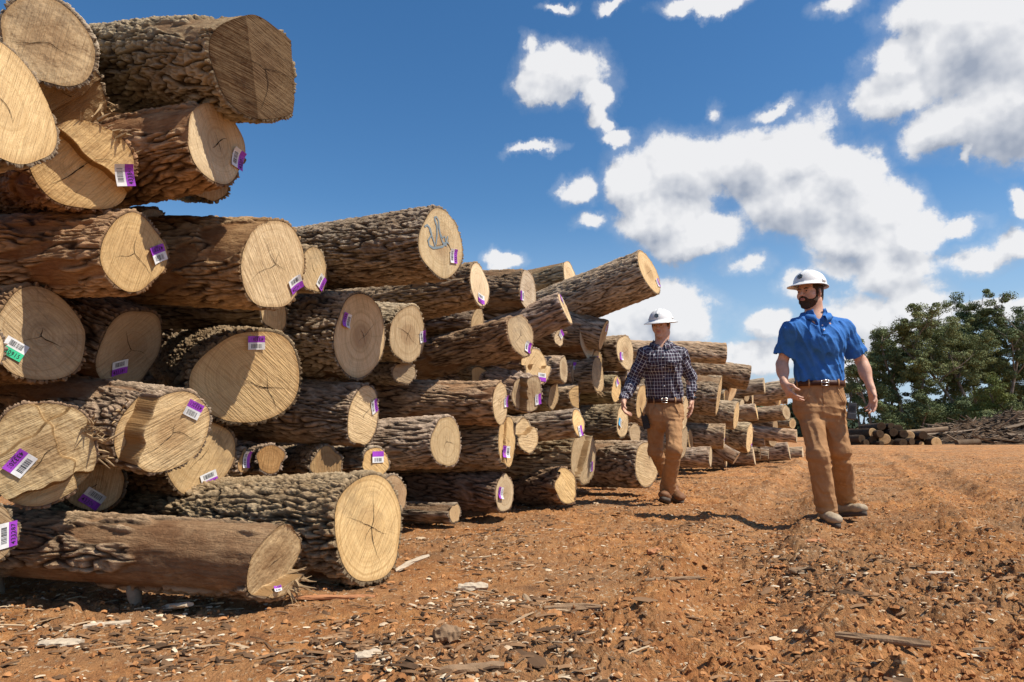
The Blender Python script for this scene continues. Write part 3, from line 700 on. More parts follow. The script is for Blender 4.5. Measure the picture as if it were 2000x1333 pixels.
A(1216,824,11,34,1060,830,'level furrowed log with a blue tag at the plaid man\'s hand', off=.48,tg=(1210,826,130,'b'),depth=.024,strip=.05,cracks=1,tint=(.98,.96,.94))
A(1129,826,12,27,1050,835,'orange log end standing before the diamond barked level log', off=.62,tg=(1133,843,20,'p'),tint=(1.12,1.02,.84),cracks=1)
A(1146,896,18,52,1040,892,'weathered log with a saddle shaped cut end near the ground', off=.5,tg=(1154,912,20,'p'),tint=(.88,.85,.8),style=dict(steps=[(2.6,.15,.25,.15)]),cracks=1)
A(1110,950,32,36,1010,955,'ground log with a box shaped corner sawn out of its end', off=.5,tint=(1.12,1.02,.8),style=dict(steps=[(.5,.0,.45,.05)],rough=.01),cracks=0,btint=(.85,.74,.64))
A(1264,907,23,45,1160,905,'ground log with curly furrowed bark behind the plaid man\'s leg', off=.62,tg=(1271,881,110,'p'),tint=(.98,.95,.9),cracks=1,depth=.022)
A(1252,784,10,34,1215,780,'log end half behind the plaid man at his hip', off=.4,cracks=1)
A(1240,848,12,20,1180,850,'low log top seen between the level log and the ground log', off=.2,cracks=0)
# ------------------------------------------------------------------ far end of the pile
FG = 'logs at the far end of the pile'
def B(*a, **k):
    k.setdefault('group', FG); return A(*a, **k)
B(1338,808,7,34,1318,806,'narrow face right behind the plaid man\'s watch hand',off=.15,cracks=0)
B(1335,866,8,32,1318,864,'log end behind the plaid man\'s knee, stained down the middle',off=.1,cracks=0)
B(1349,862,5,23,1325,862,'thin shaded face beside the stained end behind the plaid man\'s knee',off=-.1,cracks=0,tint=(.85,.8,.75))
B(1417,691,4,21,1340,688,'topmost short log of the far stack with a bare bleached end',off=.35,phi=10,L=2.2,taper=-.06,strip=.35,btint=(1.15,1.1,1.0))
B(1462,737,5,25,1350,722,'long knobbly log jutting right just under the far topmost log',off=.45,phi=13,taper=-.1,strip=.3,btint=(1.15,1.08,.95),L=3)
B(1404,774,5,38,1345,768,'thickest log of the far stack, furrowed with a nearly edge on face',off=.3,phi=19,depth=.022)
B(1431,762,9,24,1405,755,'bright oval face right of the thickest far log',off=.1,cracks=0,tint=(1.08,1,.88))
B(1418,774,4,14,1395,772,'little face squeezed between the thickest far log and the bright oval face',off=.1,cracks=0)
B(1438,812,5,29,1395,807,'log below the bright oval face, its cut face turned to the right',off=.3,phi=24)
B(1415,853,5,24,1345,850,'straight log low in the far stack with a small purple mark on top',off=.3,phi=22,tg=(1417,838,90,'p'))
B(1388,893,4,20,1340,893,'ground log nearest behind the plaid man at the far stack foot',off=.3,phi=22)
B(1416,894,4,20,1392,894,'second ground log of the far stack foot',off=.15,phi=24)
B(1438,896,8,13,1420,884,'short broken log leaning down to the ground at the far stack',off=.35,phi=26,L=1.0,strip=.3)
B(1478,805,4,17,1440,808,'short log with pale rim in the middle of the far stack',off=.3,phi=22)
B(1536,806,7,15,1470,812,'smooth long log ending in an oval face left of the blue shirted man',off=.75,cracks=1,strip=.2)
B(1493,754,4,16,1465,757,'upright furrowed log end on the far skyline',off=.3,phi=22)
B(1560,755,5,19,1495,768,'log running behind the blue shirted man\'s hand',off=.6,phi=24)
B(1464,856,8,28,1425,850,'far log with slanting orange face and a purple mark',off=.25,tg=(1467,872,90,'p'),tint=(1.1,1,.82))
B(1473,892,5,18,1445,894,'ground log under the slanting orange face',off=.25,phi=26)
B(1493,860,4,13,1470,860,'small log right of the slanting orange face',off=.3,phi=24)
B(1509,862,7,12,1495,860,'stubby pale barked log end near the blue shirted man\'s leg',off=.35,strip=.4)
B(1556,853,4,13,1480,846,'long bright topped log reaching to the blue shirted man\'s leg',off=.9,phi=24,btint=(1.15,1.1,1))
B(1541,880,4,17,1512,883,'ground log with a bright edge left of the blue shirted man\'s knee',off=.4,phi=25)
B(1568,885,5,13,1545,886,'last ground log of the pile at the blue shirted man\'s knee',off=.3,phi=25)
B(1485,886,4,13,1468,886,'small ground log end between two larger far ones',off=.1,phi=25)
B(1501,889,3,10,1488,888,'smallest ground log end of the far pile foot',off=.1,phi=25)
B(1459,777,5,9,1445,775,'tiny face under the long knobbly log',off=-.1,cracks=0)
B(1449,790,5,10,1435,788,'tiny face between the middle logs of the far stack',off=-.1,cracks=0)
B(1520,783,6,10,1500,783,'small tan face above the smooth long log',off=.1,cracks=0)
B(1548,828,8,11,1530,827,'small log end below the smooth long log',off=.2,cracks=0)
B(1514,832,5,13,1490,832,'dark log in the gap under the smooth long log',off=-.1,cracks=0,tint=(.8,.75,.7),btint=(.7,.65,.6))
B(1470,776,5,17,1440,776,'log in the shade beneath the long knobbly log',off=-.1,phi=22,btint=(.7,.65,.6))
B(1538,776,5,13,1505,776,'log just under the one behind the blue shirted man\'s hand',off=.1,phi=22)
# ------------------------------------------------------------------ small far pile of dark logs
rs_ = np.random.RandomState(5)
FP = [(1683,858,7),(1692,866,6),(1705,846,8),(1705,860,7),(1721,833,7),(1719,848,7),(1728,858,9),(1740,866,7),(1745,845,7),(1741,833,6),(1754,839,8),(1765,848,7),(1776,851,8),(1781,863,6),(1793,865,7),(1803,850,7),(1812,858,8),(1829,865,9),(1764,866,7),(1800,868,5),(1722,868,5)]
far_proto = None
bark_d = (.17, .15, .14)
def far_log(R, L, sd, pale):
    rs = np.random.RandomState(sd); n, m = 22, 8; th = np.linspace(0, 2 * np.pi, n, endpoint=False); V = []
    pr = 1 + .05 * np.cos(2 * th + rs.rand() * 6) + .03 * np.cos(3 * th + rs.rand() * 6)
    for q in np.linspace(0, 1, m):
        rr = R * pr * (1 + .06 * q) + .012 * rs.randn(n)
        V += [(rr[i] * math.cos(th[i]), rr[i] * math.sin(th[i]), -q * L) for i in range(n)]
    V.append((0, 0, -L)); Fc = grid_faces(m, n, True); i = np.arange(n); j = (i + 1) % n
    Fc = np.vstack([Fc, np.stack([np.full(n, len(V) - 1), (m - 1) * n + j, (m - 1) * n + i, np.full(n, -1)], -1)])
    f = [(R * .93 * pr[i_] * math.cos(th[i_]), R * .93 * pr[i_] * math.sin(th[i_]), .012) for i_ in range(n)] + [(R * pr[i_] * math.cos(th[i_]), R * pr[i_] * math.sin(th[i_]), 0) for i_ in range(n)]
    return mesh_np('bark', np.array(V), Fc, None, {'ridge': np.full(len(V), .6), 'strip': rs.rand(len(V)) * .2}), mesh_np('cut_face', np.array(f), [tuple(range(n))] + [(a, n + a, n + (a + 1) % n, (a + 1) % n) for a in range(n)], None, {'rim': np.zeros(2 * n)}, False)
for k, (u, v, r) in enumerate(FP):
    p = at(u, v, 40 + (850 - v) * .02 + rs_.rand() * .8); R = r * 40 / F * 1.12
    yaw = rs_.uniform(-.35, .25); a = nrm((math.sin(yaw), -math.cos(yaw), .02)); X = nrm(np.cross((0, 0, 1), a)); Y = np.cross(a, X)
    M = Matrix([[X[i], Y[i], a[i], p[i]] for i in range(3)] + [[0, 0, 0, 1]])
    b_, f_ = far_log(R, 3.5, k, True); root = empty('log', mw=M)
    pale = k in (2, 6, 12, 17, 19)
    tag(root, 'round log with pale orange face in the small dark pile beyond the clearing' if pale else 'dark log with a blackened face in the small pile beyond the clearing', 'log', 'small dark log pile in the distance')
    o = link('bark', b_, BARK, root); o.color = (*bark_d, 1); o = link('cut_face', f_, WOOD, root); o.color = (.95, .85, .7, 1) if pale else (.12, .10, .09, 1)
# long low logs right of the pile
for (u0, v0, u1, v1, r, lab) in ((1868, 866, 1912, 864, 6, 'dark log lying on the ground before the earth bank'), (1770, 846, 1850, 838, 5, 'long thin pale log lying on the earth bank behind the far pile')):
    p = at(u1, v1, 41 if r == 6 else 44); q = at(u0, v0, 41 if r == 6 else 44); a = nrm(p - q); X = nrm(np.cross((0, 0, 1), a)); Y = np.cross(a, X)
    b_, f_ = far_log(r * 41 / F, float(np.linalg.norm(p - q)), u0, False); root = empty('log', mw=Matrix([[X[i], Y[i], a[i], p[i]] for i in range(3)] + [[0, 0, 0, 1]])); tag(root, lab, 'log')
    o = link('bark', b_, BARK, root); o.color = (.4, .36, .33, 1) if r == 6 else (.8, .75, .7, 1); o = link('cut_face', f_, WOOD, root); o.color = (.5, .45, .4, 1)
# ------------------------------------------------------------------ earth banks
def bank(name, profile, y0, dep, seed, mat):
    """profile: (u, v_top) pairs at distance y0"""
    us = np.linspace(profile[0][0], profile[-1][0], 420); vs = np.interp(us, [p[0] for p in profile], [p[1] for p in profile])
    top = np.array([at(u, v, y0) for u, v in zip(us, vs)]); rows = 90; V = []
    for j in range(rows):
        q = j / (rows - 1); y = y0 - dep * .45 + dep * q; env = math.sin(math.pi * q) ** .7
        h = np.maximum(top[:, 2], .05) * env * 1.1
        x = top[:, 0]; nz = fbm(x * .45, np.full_like(x, y * .45), 0, 5, seed, .6)
        V.append(np.stack([x, np.full_like(x, y), h * (1 + .28 * nz) + .12 * nz * env + env * (.10 * np.abs(perlin(x * 2.3, np.full_like(x, y * 2.3), 0, 5)) + .14 * perlin(x * 1.2 + y, np.full_like(x, y * 3.5), 0, 6)) - .16], -1))
    o = link(name, mesh_np(name, np.concatenate(V), grid_faces(rows, len(us))), mat); tag(o, kind='structure')
m, t, b = material('bank_earth', .95, spec=.1); P = t.new('ShaderNodeTexCoord').outputs['Object']
n1 = t.noise(P, .9, 6, .7); n2 = t.noise(t.vmath('MULTIPLY', P, (1, 1, 2.5)), 4, 6, .75)
cc = t.mix(t.mr(n1, .35, .62), (.035, .025, .018), (.16, .095, .055)); cc = t.mix(t.mr(n2, .5, .64, 0, .8), cc, (.27, .19, .12)); cc = t.mix(t.mr(n2, .66, .78), cc, (.42, .34, .25)); t.link(cc, b.inputs['Base Color'])
t.link(t.bump(n2, 1.0, .25), b.inputs['Normal']); BANKM = m
bank('mound', [(1700, 868), (1780, 858), (1815, 842), (1850, 832), (1880, 824), (1935, 826), (1960, 815), (2000, 812), (2060, 806), (2150, 815), (2260, 850), (2300, 868)], 46, 9, 71, BANKM)
bank('earth_bank', [(1600, 866), (1640, 850), (1665, 836), (1700, 840), (1740, 855), (1790, 868)], 50, 6, 75, BANKM)
# ------------------------------------------------------------------ trees
def leaf_mat(name, c1, c2):
    m, t, b = material(name, .7, spec=.25); P = t.new('ShaderNodeTexCoord').outputs['Object']
    n = t.noise(P, .9, 3, .6); n2 = t.noise(P, 6, 2, .6)
    t.link(t.mix(t.mr(t.math('ADD', t.math('MULTIPLY', n, .6), t.math('MULTIPLY', n2, .4)), .38, .62), c1, c2), b.inputs['Base Color']); return m
LEAFD = leaf_mat('leaves_dark', (.065, .092, .034), (.20, .24, .095)); LEAFL = leaf_mat('leaves_olive', (.09, .12, .042), (.28, .30, .12)); LEAFY = leaf_mat('leaves_yellow_green', (.08, .11, .02), (.22, .24, .06))
m, t, b = material('tree_bark_pale', .9, spec=.1); P = t.new('ShaderNodeTexCoord').outputs['Object']; t.link(t.mix(t.mr(t.noise(P, 3, 5, .7), .35, .65), (.13, .10, .075), (.36, .31, .25)), b.inputs['Base Color']); TBARK = m
def make_tree(u, base_y, v_top, w_px, label, seed, leaf=LEAFD, n_leaf=9000, trunk_frac=.3, trunks=1, lean=0.0, size=.26, group='trees at the edge of the clearing', cat='tree', name='tree', vb=None):
    n_leaf = int(n_leaf * (2.6 if base_y < 62 else 3.4)); size *= .62
    rs = np.random.RandomState(seed); p0 = at(u, 848, base_y); p0[2] = -.1
    Ht = at(u, v_top, base_y)[2] * 1.02; Wd = w_px / F * base_y / 2
    root = empty(name, p0); tag(root, label, cat, group)
    mb = MB(); tips = []
    def branch(p, d, L, r, depth):
        pts = [p]; rad = [r]; n = 5
        for i in range(n):
            d = nrm(d + rs.normal(size=3) * .13 + np.array([0, 0, .05])); p = p + d * L / n; pts.append(p); rad.append(r * (1 - .55 * (i + 1) / n))
            if depth < 3 and i >= (2 if depth == 0 else 1):
                for _ in range(2 if depth == 0 else rs.randint(1, 3)):
                    an = rs.uniform(0, 6.28); sd = np.array([math.cos(an), math.sin(an), rs.uniform(.1, .8)]); branch(p, nrm(d * .5 + sd * .9), L * rs.uniform(.35, .6) * (.75 if depth else .55), rad[-1] * .6, depth + 1)
            if depth >= 1: tips.append(p)
        mb.tube(pts, rad, 7 if depth < 2 else 4, 0, False); tips.append(p)
    for k in range(trunks):
        an = rs.uniform(0, 6.28); o = np.array([math.cos(an), math.sin(an), 0]) * .35 * (trunks > 1)
        branch(o, nrm((lean + o[0] * .3, o[1] * .2, 1)), Ht * .86, Ht * .013 + .03, 0)
    mb.build('trunk', TBARK, root, smooth=True)
    tips = np.array(tips); 
    cz = Ht * (trunk_frac + 1) / 2; hz_ = Ht * (1 - trunk_frac) / 2
    # clumps: branch tips plus random points in the crown envelope
    nC = 70; cl_ = []
    while len(cl_) < nC:
        q = rs.uniform(-1, 1, 3)
        r_ = np.linalg.norm(q * [1, 1, 1])
        if r_ < 1 and r_ > .35 * rs.rand() ** .3: cl_.append([q[0] * Wd, q[1] * Wd * .8, cz + q[2] * hz_ * (1 if q[2] > 0 else .95)])
    cl_ = np.array(cl_); tt = tips[(tips[:, 2] > Ht * trunk_frac)]; 
    if len(tt): sel = tt[rs.randint(0, len(tt), 45)]; sel[:, 0] = np.clip(sel[:, 0], -Wd, Wd); cl_ = np.vstack([cl_, sel])
    cr = rs.uniform(.28, .75, len(cl_)) * max(.5, Wd / 3.0) 
    ci = rs.randint(0, len(cl_), n_leaf); dd = rs.normal(size=(n_leaf, 3)); dd /= np.linalg.norm(dd, axis=1)[:, None]
    pos_ = cl_[ci] + dd * (cr[ci] * rs.uniform(.35, 1.1, n_leaf) ** .6)[:, None] * [1.25, 1.25, .75]
    nr_ = nrm_rows(dd * .6 + rs.normal(size=(n_leaf, 3)) * .6 + [0, 0, .35]); tx = nrm_rows(np.cross(nr_, rs.normal(size=(n_leaf, 3)))); ty = np.cross(nr_, tx)
    sz = (size * rs.uniform(.5, 1.15, n_leaf))[:, None]
    V = np.stack([pos_ - tx * sz * .5, pos_ - ty * sz * .28, pos_ + tx * sz * .55 + nr_ * sz * .08, pos_ + ty * sz * .28], 1).reshape(-1, 3)
    me = mesh_np('crown', V, np.arange(4 * n_leaf).reshape(-1, 4), smooth=False)
    link('crown', me, leaf, root)
    return root
TG = 'trees at the edge of the clearing'
make_tree(1706, 58, 690, 90, 'tall slim tree at the left shoulder of the wood, beside the man\'s hand', 1, LEAFD, 8000, .22)
make_tree(1764, 60, 632, 110, 'rounded dark tree left of the middle of the wood', 2, LEAFD, 12000, .25)
make_tree(1812, 57, 628, 100, 'tree with thin pale leaning trunk in the middle left of the wood', 3, LEAFL, 12000, .34, lean=.06)
make_tree(1862, 60, 606, 110, 'tallest full crowned tree in the middle of the wood', 4, LEAFD, 14000, .3)
make_tree(1905, 57, 618, 90, 'tree with forked whitish trunks right of the middle of the wood', 5, LEAFL, 9000, .42, trunks=2, size=.22)
make_tree(1945, 59, 604, 100, 'high crowned tree near the right edge of the picture', 6, LEAFD, 13000, .34)
make_tree(1996, 61, 622, 100, 'broad tree at the right edge of the picture', 7, LEAFD, 12000, .3)
make_tree(2060, 60, 612, 120, 'dark tree just past the right edge of the picture', 8, LEAFD, 10000, .25)
make_tree(2130, 62, 620, 130, 'outermost tree of the wood on the right', 9, LEAFD, 9000, .2)
make_tree(1735, 63, 662, 80, 'slender tree tucked behind the left shoulder of the wood', 10, LEAFL, 8000, .2)
make_tree(1838, 64, 640, 110, 'tree filling the back of the wood left of its tallest crown', 11, LEAFD, 11000, .12)
make_tree(1925, 65, 640, 120, 'tree filling the back of the wood right of its tallest crown', 12, LEAFD, 11000, .12)
make_tree(1672, 62, 738, 60, 'small open tree between the man and the wood', 13, LEAFL, 3500, .3, size=.22, trunks=2)
BG_ = 'bushes under the wood'
make_tree(1932, 50, 748, 60, 'yellow green bush in front of the forked trunks', 21, LEAFY, 5000, .15, size=.2, cat='bush', name='bush', group=BG_)
make_tree(1975, 53, 775, 70, 'low green bush at the foot of the right hand trees', 22, LEAFL, 4500, .05, size=.2, cat='bush', name='bush', group=BG_)
make_tree(1890, 55, 790, 70, 'dark bush behind the earth bank', 23, LEAFD, 4500, .0, size=.22, cat='bush', name='bush', group=BG_)
make_tree(1800, 56, 775, 90, 'dark bush behind the small far pile', 24, LEAFD, 5000, .0, size=.22, cat='bush', name='bush', group=BG_)
make_tree(1745, 56, 790, 70, 'bush between the far pile and the slim tree', 25, LEAFD, 4500, .0, size=.22, cat='bush', name='bush', group=BG_)
make_tree(1850, 57, 780, 90, 'dark bush in the middle under the wood', 26, LEAFD, 5000, .0, size=.22, cat='bush', name='bush', group=BG_)
make_tree(2030, 55, 780, 90, 'bush past the right edge of the picture', 27, LEAFD, 4000, .0, size=.22, cat='bush', name='bush', group=BG_)
make_tree(1950, 47, 806, 130, 'low brown green brush on top of the earth mound', 28, LEAFL, 1800, .0, size=.2, cat='bush', name='bush', group=BG_)
# far woods on the horizon
rs_ = np.random.RandomState(3); n = 26000
ang = rs_.uniform(-.75, .95, n); dist = rs_.uniform(150, 175, n); hh_ = 6 + 2.5 * np.sin(ang * 23) + 1.5 * np.sin(ang * 61 + 1)
zz_ = rs_.rand(n) ** .7 * hh_; pos_ = np.stack([np.sin(ang) * dist, np.cos(ang) * dist, zz_], -1)
d_ = nrm_rows(rs_.normal(size=(n, 3))); tx = nrm_rows(np.cross(d_, rs_.normal(size=(n, 3)))); ty = np.cross(d_, tx); sz = rs_.uniform(.6, 1.5, n)[:, None]
V = np.stack([pos_ - tx * sz, pos_ - ty * sz * .6, pos_ + tx * sz, pos_ + ty * sz * .6], 1).reshape(-1, 3)
o = link('far_woods', mesh_np('far_woods', V, np.arange(4 * n).reshape(-1, 4), smooth=False), leaf_mat('leaves_far', (.03, .055, .03), (.07, .10, .05))); tag(o, 'low far off line of woods on the horizon', 'woods', kind='stuff')
# ------------------------------------------------------------------ debris
def sliver(V, Fs, p, ax, up, L, W_, T, rs, mi=None):
    """a splinter: pointed, bent flake"""
    sd = np.cross(up, ax); n = 4; b = len(V)
    for i in range(n + 1):
        q = i / n; w = W_ * (.35 + .65 * math.sin(math.pi * min(max(q, .08), .92))) * (.8 + .4 * rs.rand()); z = T * .6 * math.sin(math.pi * q)
        c = p + ax * (q - .5) * L + up * (z + T * .3) + sd * rs.uniform(-.12, .12) * W_
        V += [c - sd * w / 2, c + up * T, c + sd * w / 2, c - up * T * .5]
    for i in range(n):
        for k in range(4): Fs.append((b + 4 * i + k, b + 4 * i + (k + 1) % 4, b + 4 * i + 4 + (k + 1) % 4, b + 4 * i + 4 + k))
    Fs += [(b, b + 3, b + 2, b + 1), (b + 4 * n, b + 4 * n + 1, b + 4 * n + 2, b + 4 * n + 3)]
def scatter(name, n, seed, Lr, Wr, Tr, mat, weight, label):
    rs = np.random.RandomState(seed); V = []; Fs = []
    k = 0
    X = []
    while len(X) < n:
        r = np.exp(rs.uniform(math.log(1.5), math.log(24), 4000)); a = rs.uniform(R_(-42), R_(42), 4000); x, y = r * np.sin(a), r * np.cos(a)
        keep = rs.rand(4000) < weight(x, y); X += list(zip(x[keep], y[keep]))
    X = np.array(X[:n]); Z = ground_h(X[:, 0], X[:, 1])
    for (x, y), z in zip(X, Z):
        an = rs.normal(.15, .8); ax = nrm((math.cos(an), math.sin(an), rs.normal() * .12)); up = nrm(np.array([0, 0, 1]) + rs.normal(size=3) * .22); up = nrm(up - ax * (up @ ax))
        s_ = rs.lognormal(0, .45); sliver(V, Fs, np.array([x, y, z + .003]), ax, up, Lr * s_, Wr * s_ * rs.uniform(.6, 1.4), Tr * rs.uniform(.6, 1.4), rs)
    o = link(name, mesh_np(name, np.array(V), np.array(Fs), smooth=False), mat); tag(o, label, 'debris', kind='stuff')
def chipmat(name, c1, c2, scl=12):
    m, t, b = material(name, .9, spec=.15); P = t.new('ShaderNodeTexCoord').outputs['Object']
    g_ = t.new('ShaderNodeNewGeometry'); t.link(t.mix(g_.outputs['Random Per Island'], c1, c2), b.inputs['Base Color']); return m
pw = lambda x, y: .10 + .90 * sst(-.05, .4, perlin(x * 1.1 + 9, y * 1.1, seed=41) + .6 * perlin(x * 3.3, y * 3.3, seed=42)) 
nearpile = lambda x, y: np.clip(1 - np.abs((np.stack([x, y], -1) - ROWP) @ ROWN - .6) / 1.2, .06, 1)
scatter('wood_chips', 6500, 1, .015, .0095, .0025, chipmat('chips_pale', (.74, .62, .44), (.40, .24, .12)), pw, 'pale wood chips strewn over the clay')
scatter('bark_bits', 9500, 2, .027, .009, .004, chipmat('chips_dark', (.07, .042, .025), (.32, .18, .09)), pw, 'dark slivers of bark strewn over the clay')
scatter('splinters', 900, 3, .06, .006, .003, chipmat('chips_long', (.50, .37, .23), (.22, .12, .06)), lambda x, y: pw(x, y) * (.35 + nearpile(x, y)), 'long splinters and twigs on the clay')
scatter('clay_clods', 9000, 4, .014, .012, .006, chipmat('clods', (.30, .125, .045), (.50, .24, .095)), lambda x, y: .2 + sst(0, 1.5, x), 'small clods of orange clay')
rs_ = np.random.RandomState(12); V = []; Fs = []
BV = np.array([v.co[:] for v in bpy.data.objects['mound'].data.vertices]); BV = BV[(BV[:, 2] > .15) & (BV[:, 1] < 47.5)]
for k in rs_.randint(0, len(BV), 1500):
    an = rs_.uniform(-.5, .5); ax = nrm((math.cos(an), math.sin(an), rs_.normal() * .35)); up = nrm(np.cross(ax, (0, 1, 0)) * -1 + rs_.normal(size=3) * .2); up = nrm(up - ax * (up @ ax)); s_ = rs_.lognormal(-.1, .5)
    sliver(V, Fs, BV[k] + [0, 0, .03], ax, up, .75 * s_, .09 * s_, .05, rs_)
o = link('brushwood', mesh_np('brushwood', np.array(V), np.array(Fs), smooth=False), chipmat('brush_twigs', (.03, .02, .014), (.30, .22, .15))); tag(o, 'dark roots and broken branches tangled over the earth mound', 'debris', kind='stuff')
# larger pieces one could lift
def chunk(u, v, L, W_, T, an, name, label, mat, cat='wood piece', seed=0, bend=0.0, tilt=0.0, y=None):
    L, W_, T = L * .8, W_ * .8, T * .75
    rs = np.random.RandomState(seed + u); p = gnd(u, v, .0); p[2] = float(ground_h(p[0], p[1]))
    n, m = 26, 14; V = []; col = []
    for i in range(n):
        q = i / (n - 1); w = W_ / 2 * (.25 + .75 * math.sin(math.pi * (.08 + .84 * q)) ** .45); hh = T / 2 * (.35 + .65 * math.sin(math.pi * (.1 + .8 * q)) ** .5)
        off = bend * L * math.sin(math.pi * q)
        for k in range(m):
            a = 2 * math.pi * k / m; nz = 1 + .30 * perlin(q * 6, math.cos(a) * 1.5, math.sin(a) * 1.5, seed + u % 50) + .22 * perlin(q * 3, math.cos(a) * 5, math.sin(a) * 5, seed + 3) * 1.5
            V.append(((q - .5) * L + rs.uniform(-.5, .5) * L * .012, math.cos(a) * w * float(nz) + off, math.sin(a) * hh * float(nz) + T * .35 + (q - .5) * L * tilt + abs(tilt) * L * .5))
    Fs = [tuple(f) for f in grid_faces(n, m, True)] + [tuple(reversed(range(m))), tuple(range((n - 1) * m, n * m))]
    V = np.array(V)
    o = link(name, mesh_np(name, V, Fs, None, {'ridge': np.clip(.5 + rs.randn(len(V)) * .3, 0, 1), 'strip': np.full(len(V), .3)}, False), mat)
    o.location = p; o.rotation_euler = (0, 0, R_(an)); tag(o, label, cat); return o
PALEW = plain('bleached_wood', (.52, .42, .30), .9, bumpy=.8, scale=70); BROWNW = plain('brown_wood', (.27, .17, .095), .9, bumpy=.8, scale=60); CLAYW = plain('clay_covered_wood', (.45, .20, .09), .95, bumpy=.8, scale=60)
chunk(924, 1156, .155, .06, .045, 8, 'wood_chunk', 'bleached blocky chunk of wood lying alone on the clay', PALEW)
chunk(805, 1112, .24, .035, .03, 42, 'bark_strip', 'curved pale bark strip beside the big bright face', PALEW, bend=.10, tilt=.25)
chunk(345, 1185, .24, .06, .03, -38, 'split_board', 'split yellowish board leaning down under the long bottom log', PALEW, tilt=.2)
chunk(648, 1173, .42, .03, .025, 2, 'stick', 'clay coated stick pointing right from the torn log tip', CLAYW)
chunk(872, 1268, .10, .075, .07, 20, 'wood_chunk', 'knobbly grey brown chunk near the bottom edge', BROWNW, seed=4)
chunk(915, 1322, .24, .05, .04, 15, 'bark_strip', 'grey bark strip cut by the bottom edge of the picture', BROWNW, seed=5)
chunk(1118, 1206, .26, .035, .03, 8, 'stick', 'knotty brown stick on the clay in the lower middle', BROWNW, seed=6, bend=.06)
chunk(1345, 1110, .12, .05, .03, 30, 'wood_chunk', 'pale flake on the clay ridge in the middle', PALEW, seed=7)
chunk(1285, 1103, .13, .07, .05, 5, 'wood_chunk', 'clay red chunk beside the ridge', CLAYW, seed=8)
chunk(1522, 1098, .20, .045, .02, 4, 'bark_strip', 'flat bark strip in front of the two men', PALEW, seed=9)
chunk(1590, 1090, .15, .06, .03, 10, 'wood_chunk', 'flat clay coloured flake in front of the blue shirted man', CLAYW, seed=10)
chunk(1570, 1142, .15, .05, .04, -10, 'wood_chunk', 'dark lump of bark in the trodden clay', BROWNW, seed=11)
chunk(1838, 1150, .14, .035, .02, 0, 'bark_strip', 'greyish flat sliver on the right hand clay', PALEW, seed=12)
chunk(1725, 1300, .30, .03, .03, -22, 'stick', 'dark stick slanting in the lower right', BROWNW, seed=13)
chunk(1315, 1165, .30, .02, .02, 12, 'stick', 'thin ridged twig lying left of the rut', BROWNW, seed=14)
chunk(720, 1290, .10, .05, .03, 35, 'wood_chunk', 'small pale chunk near the bottom left', PALEW, seed=15)
chunk(120, 1245, .16, .07, .03, 5, 'bark_strip', 'broad pale flake among the splinters at the lower left', PALEW, seed=16)
chunk(210, 1215, .18, .03, .03, 25, 'stick', 'short pale stick at the lower left', PALEW, seed=17)
chunk(1190, 958, .22, .10, .07, -20, 'bark_strip', 'curled shreds of dark bark beside the ground log', BROWNW, seed=18, bend=.1)
chunk(1365, 908, .45, .05, .05, 12, 'stick', 'broken branch lying before the far stack', PALEW, seed=19, tilt=.15)
chunk(1180, 838, .1, .02, .02, 5, 'stick', 'x', PALEW, seed=19) if False else None
